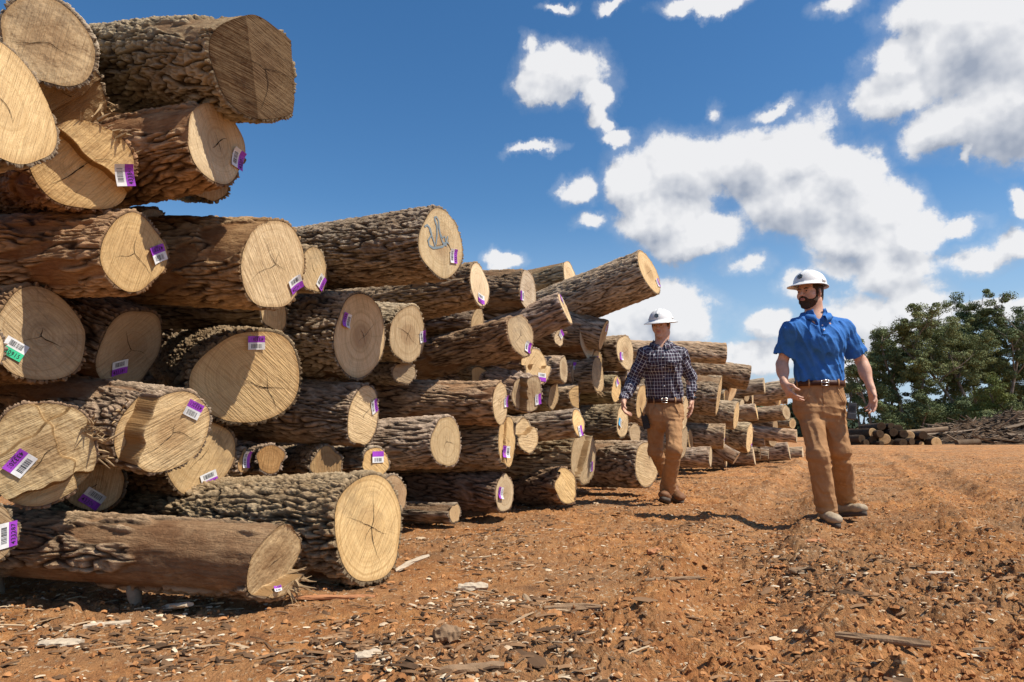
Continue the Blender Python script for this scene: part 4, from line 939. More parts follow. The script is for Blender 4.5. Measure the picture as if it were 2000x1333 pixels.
# ------------------------------------------------------------------ signed-distance modelling for people
class SDF:
    def __init__(s, lo, hi, h):
        s.h = h; s.lo = np.array(lo, float); n = np.ceil((np.array(hi) - s.lo) / h).astype(int) + 1
        s.ax = [s.lo[i] + h * np.arange(n[i]) for i in range(3)]
        s.D = np.full(n, .12, np.float32)
    def sub(s, lo, hi):
        sl_ = []; g_ = []
        for i in range(3):
            a = int(np.clip(np.floor((lo[i] - s.lo[i]) / s.h), 0, len(s.ax[i]) - 1)); b = int(np.clip(np.ceil((hi[i] - s.lo[i]) / s.h) + 1, a + 1, len(s.ax[i])))
            sl_.append(slice(a, b)); sh = [1, 1, 1]; sh[i] = b - a; g_.append(s.ax[i][a:b].reshape(sh))
        return tuple(sl_), g_
    def op(s, d, sl_, k, mode):
        o = s.D[sl_]
        if mode == 'add':
            h = np.clip(.5 + .5 * (o - d) / k, 0, 1); s.D[sl_] = o + (d - o) * h - k * h * (1 - h)
        elif mode == 'cut':
            h = np.clip(.5 - .5 * (o + d) / k, 0, 1); s.D[sl_] = o + (-d - o) * h + k * h * (1 - h)
        elif mode == 'and': s.D[sl_] = np.maximum(o, d)
    def cone(s, a, b, r1, r2=None, flat=None, k=.02, mode='add', clip=None):
        a = np.array(a, float); b = np.array(b, float); r2 = r1 if r2 is None else r2; m = max(r1, r2) + .06
        sl_, (x, y, z) = s.sub(np.minimum(a, b) - m, np.maximum(a, b) + m)
        ab = b - a; L2 = ab @ ab + 1e-12
        px, py, pz = x - a[0], y - a[1], z - a[2]
        q = np.clip((px * ab[0] + py * ab[1] + pz * ab[2]) / L2, 0, 1)
        dx, dy, dz = px - q * ab[0], py - q * ab[1], pz - q * ab[2]
        if flat is not None:
            n, f = flat; c = (dx * n[0] + dy * n[1] + dz * n[2]) * (1 / f - 1)
            dx, dy, dz = dx + n[0] * c, dy + n[1] * c, dz + n[2] * c
            d = (np.sqrt(dx * dx + dy * dy + dz * dz) - (r1 + (r2 - r1) * q)) * (f ** .5)
        else: d = np.sqrt(dx * dx + dy * dy + dz * dz) - (r1 + (r2 - r1) * q)
        if clip is not None: d = np.maximum(d, (x - clip[0][0]) * clip[1][0] + (y - clip[0][1]) * clip[1][1] + (z - clip[0][2]) * clip[1][2])
        s.op(d.astype(np.float32), sl_, k, mode)
    def ell(s, c, r, B=None, k=.02, mode='add'):
        """B rows are the axes of the ellipsoid"""
        c = np.array(c, float); r = np.array(r, float); m = max(r) + .05
        sl_, (x, y, z) = s.sub(c - m, c + m); px, py, pz = x - c[0], y - c[1], z - c[2]
        if B is None: B = np.eye(3)
        e = [(px * B[i][0] + py * B[i][1] + pz * B[i][2]) / r[i] for i in range(3)]
        l = np.sqrt(e[0] ** 2 + e[1] ** 2 + e[2] ** 2); l2 = np.sqrt(sum((e[i] / r[i]) ** 2 for i in range(3))) + 1e-6
        s.op((l * (l - 1) / l2).astype(np.float32), sl_, k, mode)
    def plane(s, p, n, box=None):
        """keep the side where (x-p).n < 0"""
        lo = np.array([a[0] for a in s.ax]) if box is None else box[0]; hi = np.array([a[-1] for a in s.ax]) if box is None else box[1]
        sl_, (x, y, z) = s.sub(lo, hi)
        s.op(((x - p[0]) * n[0] + (y - p[1]) * n[1] + (z - p[2]) * n[2]).astype(np.float32), sl_, .001, 'and')
    def disp(s, fn):
        near = np.abs(s.D) < .05
        i = np.nonzero(near); x, y, z = s.ax[0][i[0]], s.ax[1][i[1]], s.ax[2][i[2]]
        s.D[i] += fn(x, y, z).astype(np.float32)
    def mesh(s):
        D = s.D; ins = D < 0; n = np.array(D.shape); nc = n - 1
        cells = []; pts = []; quads = []
        for ax in range(3):
            a = [slice(None)] * 3; b = [slice(None)] * 3; a[ax] = slice(0, -1); b[ax] = slice(1, None)
            cr = ins[tuple(a)] != ins[tuple(b)]
            idx = np.argwhere(cr); o1, o2 = (ax + 1) % 3, (ax + 2) % 3
            ok = (idx[:, o1] > 0) & (idx[:, o2] > 0) & (idx[:, o1] < n[o1] - 1) & (idx[:, o2] < n[o2] - 1); idx = idx[ok]
            j = idx.copy(); j[:, ax] += 1
            d0 = D[tuple(idx.T)]; d1 = D[tuple(j.T)]; q = d0 / (d0 - d1)
            p = idx.astype(float); p[:, ax] += q
            cs = []
            for (e1, e2) in ((0, 0), (-1, 0), (-1, -1), (0, -1)):
                c = idx.copy(); c[:, o1] += e1; c[:, o2] += e2
                ci = (c[:, 0] * nc[1] + c[:, 1]) * nc[2] + c[:, 2]; cs.append(ci); cells.append(ci); pts.append(p)
            qd = np.stack(cs, -1); fl = d0 < 0
            qd[~fl] = qd[~fl][:, ::-1]; quads.append(qd)
        cells = np.concatenate(cells); pts = np.concatenate(pts); quads = np.concatenate(quads)
        u, inv = np.unique(cells, return_inverse=True)
        cnt = np.bincount(inv); V = np.stack([np.bincount(inv, pts[:, i]) / cnt for i in range(3)], -1)
        Q_ = np.searchsorted(u, quads)
        for _ in range(2):     # light smoothing
            acc = np.zeros_like(V); c2 = np.zeros(len(V))
            for k in range(4):
                np.add.at(acc, Q_[:, k], V[Q_[:, (k + 1) % 4]] + V[Q_[:, (k + 3) % 4]]); np.add.at(c2, Q_[:, k], 2)
            V = V * .55 + .45 * acc / np.maximum(c2, 1)[:, None]
        return V * s.h + s.lo, Q_
# ---- materials of the people
def skin_mat():
    m, t, b = material('skin', .55, spec=.35)
    P = t.new('ShaderNodeTexCoord').outputs['Object']; n = t.noise(P, 35, 4, .6)
    c = t.mix(t.mr(n, .3, .7), (.58, .32, .21), (.68, .40, .28)); c = t.mix(t.attr('lip'), c, (.42, .15, .12))
    t.link(c, b.inputs['Base Color']); b.inputs['Subsurface Weight'].default_value = .08; b.inputs['Subsurface Radius'].default_value = (.02, .008, .004); t.link(t.bump(t.noise(P, 160, 3, .6), .25, .003), b.inputs['Normal']); return m
def cloth(name, c1, c2, rough=.85, fine=500, wr=.35, big=18, sheen=0):
    m, t, b = material(name, rough, spec=.2)
    P = t.new('ShaderNodeTexCoord').outputs['Object']; n = t.noise(P, big, 5, .6); f = t.noise(P, fine, 2, .6)
    t.link(t.mix(t.mr(n, .3, .7), c1, c2), b.inputs['Base Color']); b.inputs['Sheen Weight'].default_value = sheen
    t.link(t.bump(t.math('ADD', t.math('MULTIPLY', n, 1.0), t.math('MULTIPLY', f, .15)), wr, .02), b.inputs['Normal']); return m
SKIN = skin_mat()
POLO = cloth('blue_polo_cloth', (.032, .145, .42), (.05, .175, .48), .85)
DUCK = cloth('brown_duck_cloth', (.34, .18, .08), (.43, .24, .115), .9, 700)
LEATH = cloth('belt_leather', (.045, .018, .012), (.08, .03, .018), .5, 300, .2)
BOOTL = cloth('tan_boot_leather', (.34, .26, .17), (.44, .35, .24), .8, 200, .4); BOOTB = cloth('brown_boot_leather', (.16, .075, .035), (.24, .12, .06), .6, 200, .4)
SOLE = plain('boot_sole', (.09, .07, .055), .9)
STEEL = material('buckle_steel', .3, (.6, .58, .54), .5, 1.0)[0]
WHITEP = plain('hat_plastic', (.80, .79, .76), .3, .5, scale=12); LOGO = plain('emblem_dark', (.03, .045, .06), .5); LOGOL = plain('emblem_light', (.25, .30, .33), .5)
HAIRM = cloth('dark_hair', (.045, .026, .015), (.10, .055, .03), .7, 900, .8, 160); HAIRL = cloth('light_brown_hair', (.12, .065, .035), (.2, .12, .065), .7, 900, .8, 160)
BLACKP = plain('black_plastic', (.018, .018, .02), .45); GREYP = plain('grey_plastic', (.07, .07, .072), .35)
EYEW = plain('eye_white', (.62, .58, .54), .2); IRIS = plain('iris', (.03, .02, .012), .2)
def plaid_mat():
    m, t, b = material('plaid_cloth', .85, spec=.2)
    uv = t.attr('weave', 'Vector'); x, y, _ = t.sep(uv)
    def st(c, per, w, ph=0.0):
        f = t.math('ABSOLUTE', t.math('SUBTRACT', t.math('FRACT', t.math('ADD', t.math('DIVIDE', c, per), ph)), .5))
        return t.math('SUBTRACT', 1.0, t.mr(f, w, w + .05))
    a = t.math('ADD', st(x, .031, .07), st(y, .031, .07)); a2 = t.math('MAXIMUM', st(x, .031, .06, .5), st(y, .031, .06, .5))
    c = t.mix(t.math('MULTIPLY', a2, .7), (.018, .022, .045), (.09, .045, .065))
    c = t.mix(t.math('MULTIPLY', a, .40), c, (.72, .71, .74))
    t.link(c, b.inputs['Base Color'])
    P = t.new('ShaderNodeTexCoord').outputs['Object']; t.link(t.bump(t.noise(P, 22, 5, .6), .5, .02), b.inputs['Normal'])
    return m
PLAID = plaid_mat()
def wrinkles(x, y, z, sx, sz, amp, seed, sharp=True):
    n = perlin(x * sx, y * sx, z * sz, seed) + .5 * perlin(x * sx * 2.1, y * sx * 2.1, z * sz * 2.1, seed + 1)
    if sharp: n = .6 - np.abs(n) * 1.9
    return -amp * n
def build_hand(s, Wr, d, n, th, curl=(.3, .35, .4, .45), sc=1.0, spread=.04, k=.006):
    """Wr wrist, d along the hand, n towards the palm side, th towards the thumb side"""
    d = nrm(d); n = nrm(n - d * (n @ d)); th = nrm(th - d * (th @ d) - n * (th @ n))
    s.cone(Wr - d * .01, Wr + d * .03 * sc, .026 * sc, .030 * sc, (n, .6), .02)
    for i, o in enumerate((.026, .009, -.009, -.026)):
        s.cone(Wr + d * .02 * sc + th * o * .6 * sc, Wr + d * .088 * sc + th * o * sc, .015 * sc, .0125 * sc, None, .012)
    for i, o in enumerate((.029, .010, -.010, -.028)):
        L = (.042, .047, .043, .034)[i] * sc; c = curl[i]
        p = Wr + d * (.088 - .006 * abs(i - 1)) * sc + th * o * sc; dr = nrm(d + th * spread * (1.5 - i))
        r = (.0098, .0100, .0096, .0085)[i] * sc
        for q in range(3):
            dr = nrm(dr * math.cos(c) + n * math.sin(c)); p2 = p + dr * L * (1, .72, .55)[q]
            s.cone(p, p2, r, r * .9, None, k); p = p2; r *= .9; c *= 1.15
    p = Wr + d * .025 * sc + th * .024 * sc + n * .008 * sc; dr = nrm(d * .75 + th * .75 + n * .35)
    s.cone(p, p + dr * .042 * sc, .0165 * sc, .0125 * sc, None, .012); p = p + dr * .042 * sc; dr = nrm(d + th * .18 + n * .25)
    s.cone(p, p + dr * .030 * sc, .0115 * sc, .010 * sc, None, k); s.cone(p + dr * .03 * sc, p + nrm(dr + n * .3) * .052 * sc, .0098 * sc, .0085 * sc, None, k)
def build_person(c, label):
    J = c['J']; Fb = nrm(c['face_body']); U = np.array([0, 0, 1.0]); Rt = np.cross(Fb, U)      # Rt: person's right
    hd = c['head']; Fh = nrm(c['face_head']); Rh = nrm(np.cross(Fh, U)); Uh = np.cross(Rh, Fh); H = lambda f, r, u: hd + Fh * f * HS + Rh * r * HS + Uh * u * HS
    HS = c.get('hs', 1.0); BH = np.array([Fh, Rh, Uh])
    root = empty('person', (J['pel'][0], J['pel'][1], 0)); tag(root, label, 'person')
    inv = Matrix.Translation((-J['pel'][0], -J['pel'][1], 0))
    allp = np.array(list(J.values()) + [hd]); lo = allp.min(0) - .16; hi = allp.max(0) + .2; lo[2] = min(lo[2], -.01); hi[1] += .08; lo[1] -= .08
    def put(name, V, Fc, mats, attrs=None, parent=root):
        o = link(name, mesh_np(name, V, Fc, None, attrs), mats, parent); o.matrix_basis = inv if parent is root else Matrix(); return o
    # ---------------- body
    s = SDF(lo, hi, .0042)
    s.ell(H(-.012, 0, .03), np.array([.098, .076, .104]) * HS, BH, .02)
    s.ell(H(.025, 0, -.045), np.array([.066, .058, .066]) * HS, BH, .03)
    s.ell(H(.072, 0, -.093), np.array([.022, .024, .018]) * HS, BH, .025)
    for r in (-1, 1):
        s.ell(H(.052, .044 * r, -.018), np.array([.028, .024, .028]) * HS, BH, .02)
        s.cone(H(.080, .012 * r, .034), H(.068, .050 * r, .032), .010, .010, None, .014)
        s.ell(H(.102, .031 * r, .010), np.array([.018, .018, .013]) * HS, BH, .010, 'cut')
        s.ell(H(.077, .031 * r, .010), np.array([.0145, .017, .0135]) * HS, BH, .004)
        s.ell(H(-.008, .078 * r, .000), np.array([.019, .009, .031]) * HS, np.array([nrm(Fh + Rh * r * .5), nrm(Rh * r - Fh * .5), Uh]), .006)
        s.ell(H(.101, .013 * r, -.022), np.array([.010, .009, .008]) * HS, BH, .006)
        s.cone(H(-.03, .045 * r, -.06), J['neck'] + Rt * r * .022 - U * .01, .026, .024, None, .03)
    s.cone(H(.090, 0, .022), H(.112, 0, -.016), .0085 * HS, .012 * HS, None, .009)
    s.ell(H(.094, 0, -.044), np.array([.011, .026, .006]) * HS, BH, .005); s.ell(H(.092, 0, -.055), np.array([.012, .022, .007]) * HS, BH, .005)
    s.cone(H(-.02, 0, -.05), J['neck'] - U * .03, .055 * HS, .050, None, .03)
    for r in (-1, 1): s.cone(J['neck'] - U * .055, (J['neck'] * .35 + J['sR' if r > 0 else 'sL'] * .65) - U * .055, .030, .026, None, .03)
    s.cone(J['neck'] - U * .10, J['pel'] + U * .12, c['tr'] * .82, c['tr'] * .75, (Fb, .6), .05)
    for k in 'RL':
        s.cone(J['s' + k], J['e' + k], .045, .039, None, .03); s.cone(J['e' + k], J['w' + k], .041, .027, None, .02)
        mid = J['e' + k] * .68 + J['w' + k] * .32; s.ell(mid, np.array([.041, .041, .065]) * (1 if c['short'] else .8), np.array([Rt, Fb, U]), .03)
        s.cone(J['h' + k], J['k' + k], .06, .045, None, .04); s.cone(J['k' + k], J['a' + k], .045, .035, None, .03)
        hc = c['hand' + k]; build_hand(s, J['w' + k], hc[0], np.array(hc[1], float), np.array(hc[2], float), hc[3], c.get('hsz', 1.0))
    V, Fc = s.mesh()
    q = (V - hd) @ BH.T / HS
    lip = np.exp(-((q[:, 1] / .024) ** 4)) * np.exp(-(((q[:, 2] + .0495) / .0095) ** 4)) * (q[:, 0] > .085)
    body = put('body', V, Fc, SKIN, {'lip': lip})
    for r in (-1, 1):
        mb = MB(); n = 12; ce = H(.0815, .031 * r, .010)
        ew = .0125 * HS
        gz = nrm(Fh + Rh * r * .08)
        up2 = Uh; sd_ = np.cross(up2, gz)
        for (rad, off, mi) in ((.0130, .0045, 0), (.0062, .0088, 1)):
            ring = [ce + gz * (off if mi else 0) * HS] if False else []
            Vv = [ce + gz * (off + (.0035 if mi == 0 else .0012)) * HS]
            for k in range(n):
                a = 2 * math.pi * k / n; Vv.append(ce + gz * off * HS + (sd_ * math.cos(a) * rad + up2 * math.sin(a) * rad * (.42 if mi == 0 else .75)) * HS)
            mb.add(Vv, [(0, 1 + k, 1 + (k + 1) % n) for k in range(n)], mi)
        eo = mb.build('eye', [EYEW, IRIS], body, smooth=True)
    # hair, brows, beard
    hm = c['hairm']
    s2 = SDF(H(0, 0, 0) - .2, H(0, 0, 0) + .2, .0035)
    s2.ell(H(-.017, 0, .028), np.array([.100, .0825, .108]) * HS, BH, .01)
    s2.ell(H(-.055, 0, -.035), np.array([.052, .060, .05]) * HS, BH, .02)
    s2.ell(H(.058, 0, -.06), np.array([.075, .12, .105]) * HS, BH, .006, 'cut')
    s2.ell(H(.09, 0, .02), np.array([.075, .068, .09]) * HS, BH, .006, 'cut')
    for r in (-1, 1): s2.cone(H(.018, .073 * r, .03), H(.022, .0735 * r, c.get('burn', -.01)), .010, .008, None, .008); s2.ell(H(-.004, .082 * r, -.002), np.array([.02, .018, .03]) * HS, BH, .004, 'cut')
    s2.plane(H(0, 0, .062), Uh)
    s2.disp(lambda x, y, z: .003 * perlin(x * 70, y * 70, z * 30))
    V, Fc = s2.mesh(); put('hair', V, Fc, hm)
    mb = MB()
    for r in (-1, 1): mb.tube([H(.0935, .013 * r, .0265), H(.0945, .028 * r, .032), H(.084, .045 * r, .0285)], [.0035, .0042, .0025], 6)
    put('eyebrows', np.array(mb.v), mb.f, hm)
    if c.get('beard'):
        s3 = SDF(H(0, 0, 0) - .16, H(0, 0, 0) + .16, .0032)
        s3.ell(H(.027, 0, -.050), np.array([.070, .0635, .068]) * HS, BH, .02); s3.ell(H(.074, 0, -.098), np.array([.026, .030, .022]) * HS, BH, .02)
        for r in (-1, 1):
            s3.cone(H(.012, .066 * r, -.01), H(.03, .058 * r, -.06), .009, .014, None, .02)
            s3.ell(H(.080, .048 * r, -.008), np.array([.05, .032, .042]) * HS, BH, .012, 'cut')
        s3.ell(H(.10, 0, .0), np.array([.05, .06, .030]) * HS, BH, .008, 'cut')
        s3.cone(H(.103, 0, -.034), H(.094, .024, -.042), .0065, .006, None, .004); s3.cone(H(.103, 0, -.034), H(.094, -.024, -.042), .0065, .006, None, .004)
        s3.cone(H(.094, .026, -.044), H(.086, .028, -.065), .007, .009, None, .006); s3.cone(H(.094, -.026, -.044), H(.086, -.028, -.065), .007, .009, None, .006)
        s3.ell(H(.112, 0, -.0505), np.array([.022, .016, .0060]) * HS, BH, .003, 'cut')
        s3.ell(H(-.05, 0, -.13), np.array([.085, .1, .06]) * HS, BH, .01, 'cut')
        s3.disp(lambda x, y, z: .0028 * perlin(x * 95, y * 95, z * 60))
        V, Fc = s3.mesh(); put('beard', V, Fc, hm)
    # ---------------- shirt
    s = SDF(lo, hi, .005)
    pel, neck, tr = J['pel'], J['neck'], c['tr']
    chest = c['chest']; waist = c['waist']
    s.cone(waist, chest, tr * .98, tr * 1.02, (Fb, .64), .04)
    s.cone(J['sR'] - U * .01, J['sL'] - U * .01, .070, .070, None, .05)
    s.ell(chest + Fb * .02 + U * .02, (tr * .95, .125, .12), np.array([Rt, Fb, U]), .05)
    for r, k in ((1, 'R'), (-1, 'L')):
        s.cone(neck + Rt * r * .045 - U * .008, J['s' + k] + U * .006, .045, .064, None, .03)
        e = J['s' + k] + (J['e' + k] - J['s' + k]) * c['sleeve'][0] if c['short'] else J['w' + k] + (J['e' + k] - J['w' + k]) * .10
        if c['short']:
            n_ = nrm(J['e' + k] - J['s' + k]); s.cone(J['s' + k], e + n_ * .08, .070, .074, None, .03, 'add', (e + n_ * .02, n_))
        else:
            s.cone(J['s' + k], J['e' + k], .066, .054, None, .03); s.cone(J['e' + k], e, .054, .042, None, .02); s.cone(J['w' + k] + (J['e' + k] - J['w' + k]) * .28, e, .043, .043, None, .006)
    bl = c['bl']
    s.cone(neck - U * .03, neck + U * .026, .092, .074, None, .03)
    s.disp(lambda x, y, z: wrinkles(x + .45 * z, y, z, 12, 2.5, .015, 31) + wrinkles(x * .6 - .5 * z, y, z, 8, 6, c.get('swr', .006), 37))
    s.cone(J['neck'] + U * .02, J['neck'] + U * .14, .062, .075, None, .004, 'cut')
    s.cone(J['neck'] - U * .035 + Fb * .105, J['neck'] + U * .03 + Fb * .06, .008, .035, None, .006, 'cut')
    for r, k in ((1, 'R'), (-1, 'L')):
        if c['short']:
            sd = J['e' + k] - J['s' + k]; n = nrm(sd); e = J['s' + k] + sd * c['sleeve'][0] + n * .02
            s.cone(e - n * .012, e + n * .06, .050, .060, None, .003, 'cut')
    s.plane(c['hem'], (0, 0, -1))
    V, Fc = s.mesh()
    attrs = None
    if c.get('plaid'):
        ax = chest - waist; best = np.full(len(V), 9.0); uu = np.zeros(len(V)); vv = np.zeros(len(V))
        for (a, b, r0, isT) in [(waist, chest + U * .12, tr, 1)] + [(J['s' + k], J['e' + k], .06, 0) for k in 'RL'] + [(J['e' + k], J['w' + k], .05, 0) for k in 'RL']:
            ab = b - a; q = np.clip(((V - a) @ ab) / (ab @ ab), -.2 if isT else 0, 1.1 if isT else 1); d = V - a - q[:, None] * ab; D_ = np.linalg.norm(d, axis=1) - r0 * (1 if isT else 1)
            X1 = Rt; X2 = Fb
            an = np.arctan2(d @ X1, d @ X2)
            use = D_ < best - (0 if isT else .0)
            uu[use] = (an * r0 * (.9 if isT else 1))[use]; vv[use] = ((V - a) @ nrm(ab))[use] + (0 if isT else .0); best[use] = D_[use]
        attrs = {'weave': np.stack([uu, vv, 0 * uu], -1)}
    shirt = put('shirt', V, Fc, c['shirtm'], attrs)
    # collar
    n = 40; Vc = []; wv = []
    for lay in (0, .004):
        for i in range(n + 1):
            a = R_(16) + (2 * math.pi - R_(32)) * i / n; ca = math.cos(a); fr = max(0, ca) ** 3
            dr = Fb * ca + Rt * math.sin(a)
            top = neck + dr * (.074 + .008 * fr + lay) + U * (.038 - .026 * ca - .006 * fr) + Fb * .004
            bot = neck + dr * (.112 + .026 * fr + lay) + U * (.006 - .026 * ca - .028 * fr) + Fb * .004
            md = (top + bot) / 2 + dr * .006 + U * .012
            Vc += [top, md, bot]; wv += [(a * .08, .0, 0), (a * .08, .02, 0), (a * .08, .045, 0)]
    Fs = []
    m3 = 3 * (n + 1)
    for i in range(n):
        for j in range(2):
            q = 3 * i + j; Fs += [(q, q + 1, q + 4, q + 3), (m3 + q + 3, m3 + q + 4, m3 + q + 1, m3 + q)]
        Fs += [(3 * i, 3 * i + 3, m3 + 3 * i + 3, m3 + 3 * i), (3 * i + 2, m3 + 3 * i + 2, m3 + 3 * i + 5, 3 * i + 5)]
    for i in (0, n):
        for j in range(2): q = 3 * i + j; Fs.append((q, m3 + q, m3 + q + 1, q + 1))
    put('collar', np.array(Vc), Fs, c['shirtm'], {'weave': np.array(wv)} if c.get('plaid') else None, shirt)
    # surface point on the shirt front
    def front(r, z, off=.003):
        ref = waist + (chest - waist) * ((z - waist[2]) / (chest[2] - waist[2]))
        rr = (V - ref) @ Rt; ff = (V - ref) @ Fb
        k = np.where((np.abs(rr - r) < .012) & (np.abs(V[:, 2] - z) < .012))[0]
        fm = ff[k].max() if len(k) else .12
        p = ref + Rt * r + Fb * (fm + off); p[2] = z; return p
    zt = neck[2] - .075
    mb = MB(); zs = np.linspace(zt, c['placket'], 9)
    for i in range(8):
        a, b = front(0, zs[i]), front(0, zs[i + 1])
        mb.add([a - Rt * .015 , a + Rt * .015, b + Rt * .015, b - Rt * .015, a - Rt * .015 - Fb * .012, a + Rt * .015 - Fb * .012, b + Rt * .015 - Fb * .012, b - Rt * .015 - Fb * .012], [(0, 1, 2, 3), (0, 3, 7, 4), (1, 5, 6, 2)])
    if not c.get('plaid'): put('placket', np.array(mb.v), mb.f, c['shirtm'], None, shirt)
    for zb in c['buttons']:
        mb = MB(); p = front(.0, zb, .005); mb.tube([p - Fb * .004, p + Fb * .003], .0058, 10); put('button', np.array(mb.v), mb.f, c['btnm'], None, shirt)
    if c.get('plaid'):
        for r in (-1, 1):
            mb = MB(); z0 = chest[2] + .005; P0 = [front(r * q, z0, .004) for q in (.035, .065, .095, .12)]; P1 = [front(r * q, z0 - .035 - (.014 if 0 < i < 3 else 0), .010) for i, q in enumerate((.035, .065, .095, .12))]
            Vp = P0 + P1 + [p - Fb * .012 for p in P0 + P1]; Fs = [(i, i + 1, 5 + i, 4 + i) for i in range(3)] + [(i + 4, i + 5, i + 13, i + 12) for i in range(3)] + [(0, 4, 12, 8), (3, 11, 15, 7)]
            w = [(((p - chest) @ Rt) * 1.1, p[2], 0) for p in Vp]; put('pocket_flap', np.array(Vp), Fs, c['shirtm'], {'weave': np.array(w)}, shirt)
    # ---------------- trousers
    s = SDF(np.array([lo[0], lo[1], -.02]), np.array([hi[0], hi[1], c['hem'][2] + .1]), .005)
    pr = c['pr']
    s.cone(c['belt'], (J['hR'] + J['hL']) / 2 - U * .01, pr * .93, pr * 1.0, (Fb, .68), .03)
    for k in 'RL':
        s.cone(J['h' + k], J['k' + k], c['thigh'], c['knee'], None, .035); s.cone(J['k' + k], c['cuff' + k], c['knee'], c['cuffr'], None, .03)
        s.ell(J['h' + k] - Fb * .02, (pr * .55, .12, .13), np.array([Rt, Fb, U]), .03)
    kz = J['kR'][2]; hz = J['hR'][2]
    def tw(x, y, z):
        near = np.exp(-((z - hz + .06) / .10) ** 2) + .9 * np.exp(-((z - kz + .03) / .13) ** 2) + .8 * np.exp(-((z - .15) / .10) ** 2)
        return wrinkles(x * .8 + .5 * z, y * .5, z, 5, 15, .0095, 51) * near + wrinkles(x + .3 * z, y, z, 14, 3, .009, 57) * (.4 + .6 * (1 - np.clip(near, 0, 1)))
    s.disp(tw)
    for k in 'RL':
        n = nrm(c['cuff' + k] - J['k' + k]); e = c['cuff' + k] + n * .02
        s.plane(e, n, (e - np.array([.13, .16, .1]), e + np.array([.13, .16, .12])))
        s.cone(e - n * .01, e + n * .1, c['cuffr'] - .012, c['cuffr'], None, .003, 'cut')
    s.plane(c['belt'] + U * .03, U)
    V, Fc = s.mesh(); trs = put('trousers', V, Fc, DUCK)
    def tfront(r, z, off=.003):
        k = np.where((np.abs((V - c['belt']) @ Rt - r) < .012) & (np.abs(V[:, 2] - z) < .012))[0]
        fm = ((V - c['belt']) @ Fb)[k].max() if len(k) else .1
        p = c['belt'] + Rt * r + Fb * (fm + off); p[2] = z; return p
    bz = c['belt'][2]
    for r in (-1, 1):
        mb = MB(); mb.tube([tfront(r * pr * q, bz - .02 - .13 * (q - .5) / .38 * (1 if q > .5 else 0), .0) for q in (.52, .60, .68, .76, .84)], .0028, 6); put('pocket_seam', np.array(mb.v), mb.f, DUCK, None, trs)
    mb = MB(); mb.tube([tfront(.012, bz - q, .0) for q in (.025, .06, .09, .12, .15)], .0026, 6); put('fly_seam', np.array(mb.v), mb.f, DUCK, None, trs)
    # belt and buckle
    rx, ry = pr * .93 + .007, pr * .93 * .68 + .010
    mb = MB(); n = 72; bc = c['belt'] + U * .006; Vb = []
    for (dz, dr) in ((-.019, 0), (.019, 0), (.019, .006), (-.019, .006)):
        for i in range(n):
            a = 2 * math.pi * i / n; Vb.append(bc + Rt * math.sin(a) * (rx + dr) + Fb * math.cos(a) * (ry + dr) + U * dz)
    Fs = [(j * n + i, j * n + (i + 1) % n, ((j + 1) % 4) * n + (i + 1) % n, ((j + 1) % 4) * n + i) for j in range(4) for i in range(n)]
    belt = put('belt', np.array(Vb), Fs, LEATH)
    mb = MB(); bp = bc + Fb * (ry + .012); Br = np.array([Rt, Fb, U]).T
    for (a, b, w, h_) in ((0, .020, .050, .004), (0, -.020, .050, .004), (.024, 0, .004, .042), (-.024, 0, .004, .042)): mb.box(bp + Rt * a + U * b, (w, .006, h_), 0, Br)
    mb.box(bp - Rt * .004 + Fb * .002, (.05, .004, .004), 0, Br); put('buckle', np.array(mb.v), mb.f, STEEL, None, belt)
    for r in (-.62, .62, -1.25, 1.25):
        mb = MB(); p = bc + Rt * math.sin(r) * (rx + .007) + Fb * math.cos(r) * (ry + .007); dr = nrm(Rt * math.sin(r) / rx + Fb * math.cos(r) / ry); mb.box(p, (.012, .006, .056), 0, np.array([np.cross(dr, U), dr, U]).T)
        put('belt_loop', np.array(mb.v), mb.f, DUCK, None, trs)
    # ---------------- boots
    for k in 'RL':
        f0, fd = c['foot' + k]; fd = nrm(fd); sd_ = nrm(np.cross(fd, U)); ud = np.cross(sd_, fd); Bf = np.array([fd, sd_, ud])
        s = SDF(f0 - .26, f0 + .26, .0042)
        s.cone(f0 - fd * .07 + ud * .05, f0 + fd * .10 + ud * .035, .043, .044, (ud, .85), .02)
        s.ell(f0 + fd * .13 + ud * .038, (.06, .050, .036), Bf, .02); s.ell(f0 - fd * .085 + ud * .05, (.045, .037, .05), Bf, .02)
        s.cone(f0 - fd * .055 + ud * .06, f0 - fd * .065 + U * .13, .045, .044, None, .02)
        s.disp(lambda x, y, z: wrinkles(x, y, z, 30, 30, .0015, 61))
        s.plane(f0 + ud * .012, -ud)
        V, Fc = s.mesh(); bo = put('boot', V, Fc, c['bootm'])
        mb = MB(); n = 36; Vs = []
        for dz in (-.016, .013):
            for i in range(n):
                a = 2 * math.pi * i / n; ca, sa = math.cos(a), math.sin(a)
                Vs.append(f0 + fd * (.025 + .165 * ca) + sd_ * sa * (.050 if ca > 0 else .042) * (1 - .12 * (ca < -.2)) + ud * dz)
        mb.add(Vs, [tuple(reversed(range(n))), tuple(range(n, 2 * n))] + [(i, (i + 1) % n, n + (i + 1) % n, n + i) for i in range(n)])
        put('sole', np.array(mb.v), mb.f, SOLE, None, bo)
    # ---------------- hard hat
    full = c['full_brim']; n = 64; Vh = []; rows = 15
    tl = c.get('hat_tilt', 0.0); Fq = nrm(Fh * math.cos(tl) + Uh * math.sin(tl)); Uq = nrm(np.cross(Rh, Fq)); hc = H(-.010, 0, c.get('hatu', .055))
